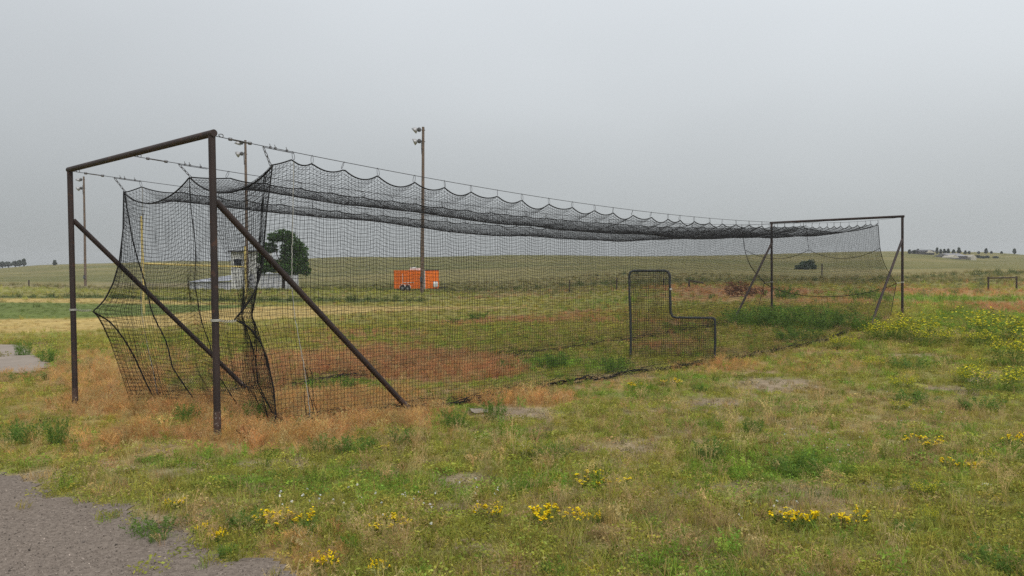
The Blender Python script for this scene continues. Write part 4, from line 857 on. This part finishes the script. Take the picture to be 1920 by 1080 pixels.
# far ridge trees: (photo x, height in photo px, width, label)
far_trees = [
    (5, 497.5, 7, 14, 'leftmost of the hazy trees on the low skyline beside the ball field'), (16, 498.5, 8, 15, 'hazy low tree on the skyline, second from the open end of its row'),
    (29, 498, 9, 14, 'hazy broad bush on the skyline just short of the taller round tree'), (37, 497.5, 10, 12, 'hazy bush on the skyline touching the taller round tree'),
    (45, 497, 13, 9, 'tallest hazy round tree at the end of the skyline row'), (103, 496.5, 9, 8, 'single cone shaped tree on the bare skyline beside the near frame post'),
    (1705, 475, 7, 5, 'small tree on the ridge, farthest out before the grey house'), (1714, 475, 5, 4, 'smallest tree on the ridge short of the grey house'),
    (1721, 475, 8, 6, 'tree beside the front of the grey house on the ridge'), (1757, 475, 11, 6, 'tall tree growing at the back corner of the grey house on the ridge'),
    (1764, 475, 8, 6, 'second tree on the ridge past the grey house'), (1771, 475, 8, 6, 'third tree on the ridge past the grey house'),
    (1778, 475, 9, 7, 'fourth tree on the ridge past the grey house, directly above the barn'), (1788, 475, 7, 8, 'low broad tree on the ridge above the barn roof'),
    (1798, 475, 11, 9, 'tallest dark tree on the ridge, above the barn ridge line'), (1810, 475, 5, 6, 'low bush on the ridge above the far end of the barn'),
    (1817, 475, 4, 5, 'low bush on the ridge just past the barn'), (1835, 474.5, 3, 5, 'tiny bush alone on the ridge between barn and round tree'),
    (1849, 474.5, 9, 8, 'round tree alone on the ridge past the barn'), (1859, 474.5, 3, 5, 'tiny bush on the ridge just past the lone round tree'),
    (1878, 474.5, 3, 5, 'tiny bush on the ridge between the two lone trees'), (1902, 474.5, 9, 8, 'farthest lone tree on the ridge, last before the picture ends'),
]
for i, (px, py, hh, ww, lab) in enumerate(far_trees):
    py0 = py; py += 1.2; q = on_ground(px, py)
    while np.hypot(q[0], q[1]) > 450: py += .4; q = on_ground(px, py)
    s = q[1] / F_PX; zq = q[2]; h_ = (hh + py - py0) * s; w_ = ww * s / 2 * (.72 if px > 1000 else .9)
    r_ = empty('ridge_tree', (q[0], q[1], zq), rng.uniform(0, 6), lab, 'tree', 'trees and bushes on the far skyline')
    if h_ > w_ * 2.3: lb = [(0, 0, h_ * .38, w_, w_, h_ * .3), (0, 0, h_ * .7, w_ * .65, w_ * .65, h_ * .28)]
    else: lb = [(0, 0, h_ * .55, w_, w_, h_ * .42), (w_ * .3, 0, h_ * .72, w_ * .6, w_ * .6, h_ * .27)]
    link('crown', crown_mesh('crown', lb, 360, .30, 200 + i, MAT['far_leaf']), r_)
    m = MB(); m.tube([(0, 0, -.3), (0, 0, h_ * .5)], [.22, .12], 6); m.build('trunk', MAT['bark'], r_)
for px, py, ww, hh, lab in ((1833, 483, 9, 4, 'dark shrub right beside the barn gable'), (1842, 484, 8, 3, 'dark shrub, second one out from the barn gable'), (1851, 483.5, 7, 3, 'dark shrub, third one out from the barn gable'), (1867, 483.5, 8, 2.6, 'low dark shrub farthest out from the barn gable')):
    q = on_ground(px, py + .5); s = q[1] / F_PX; zq = q[2]; w_ = ww * s / 2; h_ = (hh + .5) * s
    r_ = tag(link('field_shrub', crown_mesh('field_shrub', [(0, 0, h_ * .5, w_, w_, h_ * .5)], 260, .34, int(px), MAT['far_leaf'])), lab, 'shrub', 'shrubs past the barn'); r_.location = (q[0], q[1], zq)

# ================================================================== FARM BUILDINGS ON THE RIDGE
q = on_ground(1738, 477.5); s = q[1] / F_PX; zq = gz1(q[0], q[1]); up_ = q[2] - zq
hs = empty('farmhouse', (q[0], q[1], zq), 0, 'long grey farmhouse with pale gable among trees on the ridge', 'house')
def gable(m, x0, x1, y0, y1, ze, zr_):
    ym = (y0 + y1) / 2; m.add([(x0, y0, ze), (x1, y0, ze), (x1, ym, zr_), (x0, ym, zr_), (x0, y1, ze), (x1, y1, ze)], [(0, 1, 2, 3), (3, 2, 5, 4), (0, 3, 4), (1, 5, 2), (0, 4, 5, 1)])
zz = 6 * s
m = MB(); m.box((-14 * s, 0, -1), (14 * s, 7, zz)); m.build('wall', MAT['farm_wall'], hs)
m = MB(); gable(m, -15 * s, 17 * s, -.6, 7.6, zz, zz + 3.5 * s); m.build('roof', MAT['roof'], hs)
m = MB(); x_ = 4 * s; m.add([(-4 * s, -1.2, zz - .6), (12 * s, -1.2, zz - .6), (x_, -1.2, zz + 2 * s), (-4 * s, .5, zz - .6), (12 * s, .5, zz - .6), (x_, .5, zz + 2 * s)], [(0, 1, 2), (3, 5, 4), (0, 3, 4, 1), (1, 4, 5, 2), (2, 5, 3, 0)]); m.build('gable_front', MAT['gable'], hs)
for k in range(4): m = MB(); x_ = (-11 + 6 * k) * s; m.box((x_, -.05, zz - 1.8), (x_ + 1.1, .03, zz - .7)); m.build('window', MAT['glass'], hs)
q = on_ground(1800, 486); s = q[1] / F_PX; zq = gz1(q[0], q[1]); up_ = q[2] - zq
bn = empty('barn', (q[0], q[1], zq), math.radians(8), 'low grey barn with cream gable ends on the slope under the ridge', 'barn')
zz = 5.5 * s
m = MB(); m.box((-19 * s, 0, -1), (15 * s, 9, zz)); m.build('wall', MAT['farm_wall'], bn)
m = MB(); gable(m, -19 * s, 15.2 * s, -.4, 9.4, zz, zz + 6 * s); m.build('roof', MAT['farm_roof'], bn)
for x0_, x1_, nm in ((-25 * s, -11 * s, 'cream_gable'), (14 * s, 25 * s, 'cream_gable')):
    m = MB(); xm = (x0_ + x1_) / 2; za, zb_ = zz - 2 * s, zz + 2.5 * s
    m.add([(x0_, -2, -1), (x1_, -2, -1), (x1_, -2, za), (xm, -2, zb_), (x0_, -2, za), (x0_, 3, -1), (x1_, 3, -1), (x1_, 3, za), (xm, 3, zb_), (x0_, 3, za)], [(0, 1, 2, 3, 4), (9, 8, 7, 6, 5), (0, 5, 6, 1), (1, 6, 7, 2), (2, 7, 8, 3), (3, 8, 9, 4), (4, 9, 5, 0)]); m.build(nm, MAT['gable'], bn)
m = MB(); m.box((-28 * s, -2.3, -1), (-8 * s, -2.05, 1.6 * s)); m.build('low_fence', MAT['roof'], bn)

# ================================================================== RAILS AND FENCE POSTS
def rail(px0, py0, px1, py1, depth, tops, label, name='rail_barrier', r=.05, drop=0):
    a, b_ = at_depth(px0, py0, depth), at_depth(px1, py1, depth); za, zb_ = gz1(a[0], a[1]), gz1(b_[0], b_[1]); root = empty(name, (a[0], a[1], za), 0, label, 'rail')
    ta_, tb2 = at_depth(px0, tops[0], depth)[2] - za, at_depth(px1, tops[1], depth)[2] - za; dx, dy = b_[0] - a[0], b_[1] - a[1]
    m = MB(); m.tube([(0, 0, -.3), (.01, 0, ta_ + .06)], r * 1.25, 8); m.build('post', MAT['old_wood'], root)
    if not drop: m = MB(); m.tube([(dx, dy, zb_ - za - .3), (dx, dy, tb2 + .06)], r * 1.25, 8); m.build('post', MAT['old_wood'], root)
    m = MB(); m.tube([(-.05, 0, ta_ - .03), (dx + .05, dy, tb2 - .03)], r, 8); m.build('rail', MAT['old_wood'], root)
rail(1853, 530, 1906, 534, 52, (520.5, 519.5), 'low dark wooden rail barrier on two posts in the pasture beside a sapling', r=.045)
rail(1292, 533, 1318, 536, 62, (525, 530), 'broken rail sloping from one post into brush behind the pitching screen', 'broken_rail', .06, drop=1)
for px, py, hh, dp, lab in ((1156, 533, 11, 70, 'thin dark fence post in the pasture just short of the pitching screen'), (1244, 533, 11, 68, 'thin dark fence post seen through the top of the pitching screen'), (54, 533, 8, 120, 'short fence post by the far track next to the near frame'), (1541, 502, 7, 150, 'small post on the slope just past the lone dark bush'), (1068, 533, 9, 72, 'short fence post in the open pasture between trailer and pitching screen')):
    q = at_depth(px, py, dp); zq = gz1(q[0], q[1]); h_ = at_depth(px, py - hh, dp)[2] - zq; m = MB(); m.tube([(0, 0, -.2), (.02, 0, h_)], .06 * dp / 70, 7); o = m.build('fence_post', MAT['old_wood']); o.location = (q[0], q[1], zq); tag(o, lab, 'fence post', 'fence posts in the pasture')

# ================================================================== BRUSH, WEEDS AND FLOWERS
q = on_ground(1395, 556); s = q[1] / F_PX; bh = [(0, 0, 9 * s, 24 * s, .7, 10 * s), (-22 * s, .2, 16 * s, 12 * s, .6, 15 * s), (26 * s, 0, 9 * s, 20 * s, .6, 7 * s), (-8 * s, 0, 20 * s, 16 * s, .5, 10 * s)]
o = tag(link('brush_pile', crown_mesh('brush_pile', bh, 750, .12, 31, MAT['brush_leaf'], .14)), 'heap of dead reddish brown brush behind the distant frame brace', 'brush pile'); o.location = tuple(q)

def plant_mesh_set():
    out = {}
    for i in range(3):
        rs = np.random.default_rng(300 + i)
        V, Q, L = make_weed(310 + i, stems=26, h=.16, r=.20, size=.016, per=24, spread=.55); V2, Q2, L2 = [], [], []
        top = [v for v in V if v[2] > .095]; sel = rs.choice(len(top), 260)
        for j in sel:
            c = np.array(top[j]) + (0, 0, rs.uniform(.012, .035)); tilt = rs.normal(0, .35, 2); n_ = np.array([tilt[0], tilt[1], 1]); n_ /= np.linalg.norm(n_); a = np.cross(n_, [1, .2, 0]); a /= np.linalg.norm(a); b_ = np.cross(n_, a); r_ = rs.uniform(.009, .014); tn = rs.uniform(.8, 1.15)
            for ph in (0, .785):
                k = len(V2); ds = [a * math.cos(ph + x) + b_ * math.sin(ph + x) for x in (0, 1.57, 3.14, 4.71)]; V2 += [tuple(c + d * r_ + n_ * .0015 * (ph > 0)) for d in ds]; L2 += [(tn, tn, tn)] * 4; Q2.append((k, k + 1, k + 2, k + 3))
        out['gold', i] = (fast_mesh('foliage', np.array(V), np.array(Q), MAT['flower_leaf'], leaf=np.array(L)), fast_mesh('blossoms', np.array(V2), np.array(Q2), MAT['petal'], leaf=np.array(L2)))
        V, Q, L = make_weed(330 + i, stems=24, h=.62, r=.24, size=.020, per=50, spread=.35); V2, Q2, L2 = [], [], []
        top = [v for v in V if v[2] > .30]; leaves(V2, Q2, L2, [np.array(top[j]) + rs.normal(0, .012, 3) for j in rs.choice(len(top), 520 if len(top) > 520 else len(top), replace=False)], .0125, rs, ratio=.8, shade=(.8, 1.3))
        out['clover', i] = (fast_mesh('foliage', np.array(V), np.array(Q), MAT['flower_leaf'], leaf=np.array(L)), fast_mesh('blossoms', np.array(V2), np.array(Q2), MAT['petal_pale'], leaf=np.array(L2)))
        V, Q, L = make_weed(350 + i, stems=30, h=.26, r=.19, size=.017, per=34, spread=.7); out['weed', i] = (fast_mesh('foliage', np.array(V), np.array(Q), MAT['weed_leaf'], leaf=np.array(L)), None)
        V, Q, L = make_weed(370 + i, stems=16, h=1.0, r=.2, size=.03, per=30, spread=.45); out['tall', i] = (fast_mesh('foliage', np.array(V), np.array(Q), MAT['weed_pale'], leaf=np.array(L)), None)
    return out
PLANTS = plant_mesh_set()
W0 = {'gold': .52, 'clover': .75, 'weed': .55, 'tall': .7}; H0 = {'gold': .17, 'clover': .62, 'weed': .26, 'tall': 1.0}
NM = {'gold': ('wildflower_clump', 'wildflowers', 'golden wildflower clumps'), 'clover': ('yellow_clover', 'wildflowers', 'tall pale yellow clover clumps'), 'weed': ('weed_clump', 'weeds', 'low green weed clumps'), 'tall': ('tall_weed', 'weeds', 'tall pale weeds in the pasture')}
def plant(kind, i, px, py, wpx, hpx, label):
    if kind == 'clover': wpx, hpx = wpx * 1.2, hpx * .88
    q = on_ground(px, py); s = q[1] / F_PX; nm, cat, grp = NM[kind]; sx = wpx * s / W0[kind]; sz = hpx * s / H0[kind] * (.72 if kind == 'gold' else .85 if kind == 'weed' else 1)
    fo, fl = PLANTS[kind, i % 3]
    if fl is None:
        o = tag(link(nm, fo), label, cat, grp)
    else:
        o = empty(nm, (0, 0, 0), 0, label, cat, grp); link('foliage', fo, o); b_ = link('blossoms', fl, o); b_['kind'] = 'stuff'
    o.location = tuple(q - (0, 0, .01)); o.scale = (sx, sx * .9, sz); o.rotation_euler = (0, 0, rng.uniform(0, 6.28))
for i, a in enumerate([
    ('gold', 535, 990, 120, 40, 'broad golden wildflower clump just past the gravel verge, beside white seed heads'), ('gold', 412, 1018, 50, 34, 'small golden wildflower clump right at the gravel verge'),
    ('gold', 375, 1000, 38, 26, 'tiny golden wildflower clump at the gravel verge, next to a slightly bigger one'), ('gold', 328, 952, 40, 24, 'faint golden wildflower sprig farthest up the gravel verge'),
    ('gold', 722, 992, 100, 26, 'flat orange yellow wildflower clump in the middle of the white seed heads'), ('gold', 1048, 985, 120, 46, 'dense rounded golden wildflower clump, the fullest in the foreground turf'),
    ('gold', 1105, 985, 50, 34, 'small golden clump touching the edge of the fullest wildflower clump'), ('gold', 915, 972, 70, 30, 'sparse golden clump beside a bare dirt patch in the foreground'),
    ('gold', 1487, 990, 110, 52, 'golden wildflower clump with tall open stems in the near turf, the bigger of a pair'), ('gold', 1600, 985, 90, 34, 'loose golden wildflower clump, the thinner of a pair in the near turf'),
    ('gold', 615, 1074, 70, 50, 'golden wildflower clump at the very front next to dry straw'), ('gold', 712, 1078, 50, 36, 'small golden wildflower clump at the very front, two steps from the gravel'),
    ('gold', 724, 845, 34, 18, 'small golden sprig in green turf below the near brace foot'), ('gold', 1730, 838, 90, 24, 'low golden clump in the open turf beyond a white stone'),
    ('gold', 1905, 836, 70, 28, 'golden clump in the open turf at the edge of the tall yellow clover'), ('gold', 1800, 876, 80, 18, 'flat golden patch in the turf closest to the white stone'),
    ('gold', 1255, 722, 50, 16, 'small golden patch beside the bottom rope of the net'), ('gold', 1195, 728, 46, 14, 'faintest golden patch beside the bottom rope of the net'),
    ('gold', 1105, 1078, 60, 14, 'golden blossoms at the very front, furthest from the gravel'), ('gold', 1130, 905, 130, 20, 'thin scatter of golden blossoms in grey green turf'),
]): plant(a[0], i, *a[1:])
for i, a in enumerate([
    (1700, 640, 110, 60, 'bushy yellow clover at the foot of the distant frame post'), (1655, 640, 70, 46, 'yellow clover against the distant frame brace'), (1750, 650, 70, 46, 'yellow clover just past the distant frame post'),
    (1880, 640, 120, 70, 'tall yellow clover mass beside the reddish path'), (1905, 690, 90, 80, 'yellow clover closest to the edge of the meadow, below the reddish path'), (1860, 735, 110, 66, 'wide yellow clover stand in the open meadow'),
    (1810, 720, 60, 40, 'thin yellow clover in front of the wide clover stand'), (1580, 655, 50, 34, 'yellow clover growing through the net bottom'), (1640, 690, 40, 26, 'small sparse yellow clover between net and pale bare soil'),
    (1690, 730, 50, 30, 'small yellow clover by a dark green weed clump'), (990, 865, 34, 44, 'pair of thin yellow clover stalks in the middle turf'), (1000, 908, 22, 30, 'single short yellow clover stalk in the middle turf'),
    (1735, 930, 56, 36, 'thin yellow clover below the flat golden patches'), (1745, 985, 26, 46, 'slender yellow clover stalk in the near turf'), (1835, 650, 60, 40, 'yellow clover between the frame and the tall clover mass'),
    (1690, 770, 44, 26, 'sparse yellow clover in dry turf'), (1840, 865, 50, 30, 'sparse yellow clover behind the white stone'),
]): plant('clover', i, *a)
for i, a in enumerate([
    (925, 790, 60, 52, 'upright green weed in front of the pale dirt patch by the net'), (850, 800, 60, 40, 'green weed between brace foot and pale dirt patch'), (760, 835, 60, 40, 'green weed tuft just outside the near brace foot'),
    (660, 850, 110, 44, 'long bright green weed patch under the dry grass by the brace'), (600, 850, 50, 44, 'bright green weeds at the edge of the dry grass'), (480, 800, 50, 60, 'green weed growing through the front of the net'), (425, 795, 50, 34, 'green weed at the foot of the near frame post'), (350, 790, 60, 40, 'green weed at the bunched bottom of the net front'),
    (1038, 862, 90, 34, 'rounded green weed mat in the middle turf'), (975, 922, 70, 26, 'low green weed mat below the thin clover stalks'), (1332, 860, 80, 46, 'green weed clump in the grey green turf'), (1410, 815, 50, 40, 'single green weed among dry turf'),
    (1712, 755, 110, 30, 'dark green weed clump beside small yellow clover'), (1705, 692, 90, 26, 'flat dark green weed patch near the pale bare soil'), (1500, 892, 130, 50, 'large soft green weed clump mixed with white heads'), (1840, 770, 110, 34, 'green weed mat under the wide clover stand'),
    (290, 1000, 110, 40, 'green weeds spilling on to the gravel verge'), (425, 1045, 44, 36, 'small dense green weed alone on the gravel'), (460, 990, 90, 50, 'green weeds behind the small golden clumps at the verge'), (295, 1018, 50, 30, 'small green weed on the gravel below the verge'),
    (45, 668, 40, 34, 'weed growing at the edge of the concrete pad'), (90, 680, 44, 36, 'yellowish weed at the corner of the concrete pad'), (155, 690, 44, 20, 'dark green weed beside the near frame post and pad'), (60, 712, 90, 20, 'green weed strip in front of the concrete pad'),
    (110, 835, 50, 70, 'tall green weed in dry grass by the road'), (40, 830, 90, 50, 'green weed patch in dry grass close to the gravel'), (640, 735, 70, 34, 'green weed inside the cage behind the near brace'), (1040, 690, 80, 40, 'green weed inside the cage near the middle of its length'),
    (1150, 700, 60, 40, 'green weed inside the cage at the pitching screen foot'), (950, 700, 40, 34, 'small green weed inside the cage by the net wall'), (1310, 735, 40, 20, 'small weed outside the net bottom near pale soil'),
    (1400, 612, 110, 40, 'wide dark green weed at the foot of the distant brace'), (1470, 612, 120, 46, 'big dark green weed under the distant crossbar'), (1540, 616, 110, 46, 'dark green weed inside the distant end of the cage'), (1610, 620, 80, 40, 'dark green weed at the distant corner of the net'), (1500, 640, 110, 30, 'low green weed along the distant net bottom'),
    (1470, 560, 60, 30, 'dark green bush behind the distant frame'), (1620, 560, 70, 24, 'leafy green weed behind the distant net end'), (1333, 560, 18, 12, 'small round green weed in the straw behind the pitching screen'), (895, 600, 50, 20, 'dark green weed in the pasture beyond the net'), (850, 607, 30, 16, 'small green weed in the pasture beyond the net'),
    (1700, 1000, 60, 30, 'green weed in the near turf by the slender clover'), (1870, 1070, 140, 60, 'green weed mass at the front corner of the meadow'), (575, 1000, 70, 34, 'dark green weed beneath the broad golden clump'), (1035, 1075, 60, 30, 'bright green weed at the very front of the turf'),
]): plant('weed', i, *a)
for i, a in enumerate([(1790, 552, 22, 32, 'dark slender weed standing alone in the pasture past the frame'), (1840, 538, 30, 36, 'pale feathery sapling beside the rail barrier'), (1836, 552, 24, 26, 'small weed just in front of the feathery sapling'), (1735, 556, 40, 24, 'broad pale leaved weed in the green strip past the frame')]): plant('tall', i, *a)

# seed heads, dirt mound and loose stones
x, y = sample(60, 4.6, 7.2, 1.0, 3); pts = []
for px, py, n_ in ((590, 955, 9), (790, 962, 16), (875, 945, 6), (640, 950, 8), (1540, 850, 16), (1480, 985, 6), (1700, 770, 8)):
    for _ in range(n_):
        q = on_ground(px + rng.normal(0, 55), py + rng.normal(0, 18)); pts.append(q + (0, 0, rng.uniform(.05, .12)))
pts = np.array(pts); V, Q, L = [], [], []; rs_ = np.random.default_rng(9)
for p in pts: leaves(V, Q, L, [p + rs_.normal(0, .003, 3) for _ in range(5)], .006, rs_, ratio=.9)
tag(link('white_seed_heads', fast_mesh('white_seed_heads', np.array(V), np.array(Q), MAT['petal_white'], leaf=np.array(L))), kind='stuff')
def stone(px, py, w, lab, mat='stone', seed=0, flat=1.0):
    q = on_ground(px, py); s = w * q[1] / F_PX / 2; me = rock(500 + seed, s, 14); me.materials.append(MAT[mat]); o = tag(link('stone', me), lab, 'stone', 'loose stones in the meadow'); o.location = tuple(q + (0, 0, s * .25)); o.scale = (1, 1, flat)
stone(1849, 912, 18, 'small whitish stone alone in the open turf', 'white', 1, .7); stone(897, 776, 42, 'pale flat stone half hidden behind the weed by the net', 'stone', 2, .4); stone(205, 682, 10, 'small grey stone beside the concrete pad weeds', 'stone', 3)

# ================================================================== HAZE
hz_me = MB(); hz_me.box((-730, -730, float(gz.min()) - 1), (730, 730, 19.5)); hm = bpy.data.materials.new('haze_air'); hm.use_nodes = True; n = hm.node_tree; n.nodes.clear(); hm.cycles.homogeneous_volume = True; ho = n.nodes.new('ShaderNodeOutputMaterial'); pv = n.nodes.new('ShaderNodeVolumePrincipled')
pv.inputs['Color'].default_value = (.93, .96, 1, 1); pv.inputs['Density'].default_value = .0004; n.links.new(pv.outputs[0], ho.inputs['Volume'])
tag(hz_me.build('haze', hm), kind='stuff')
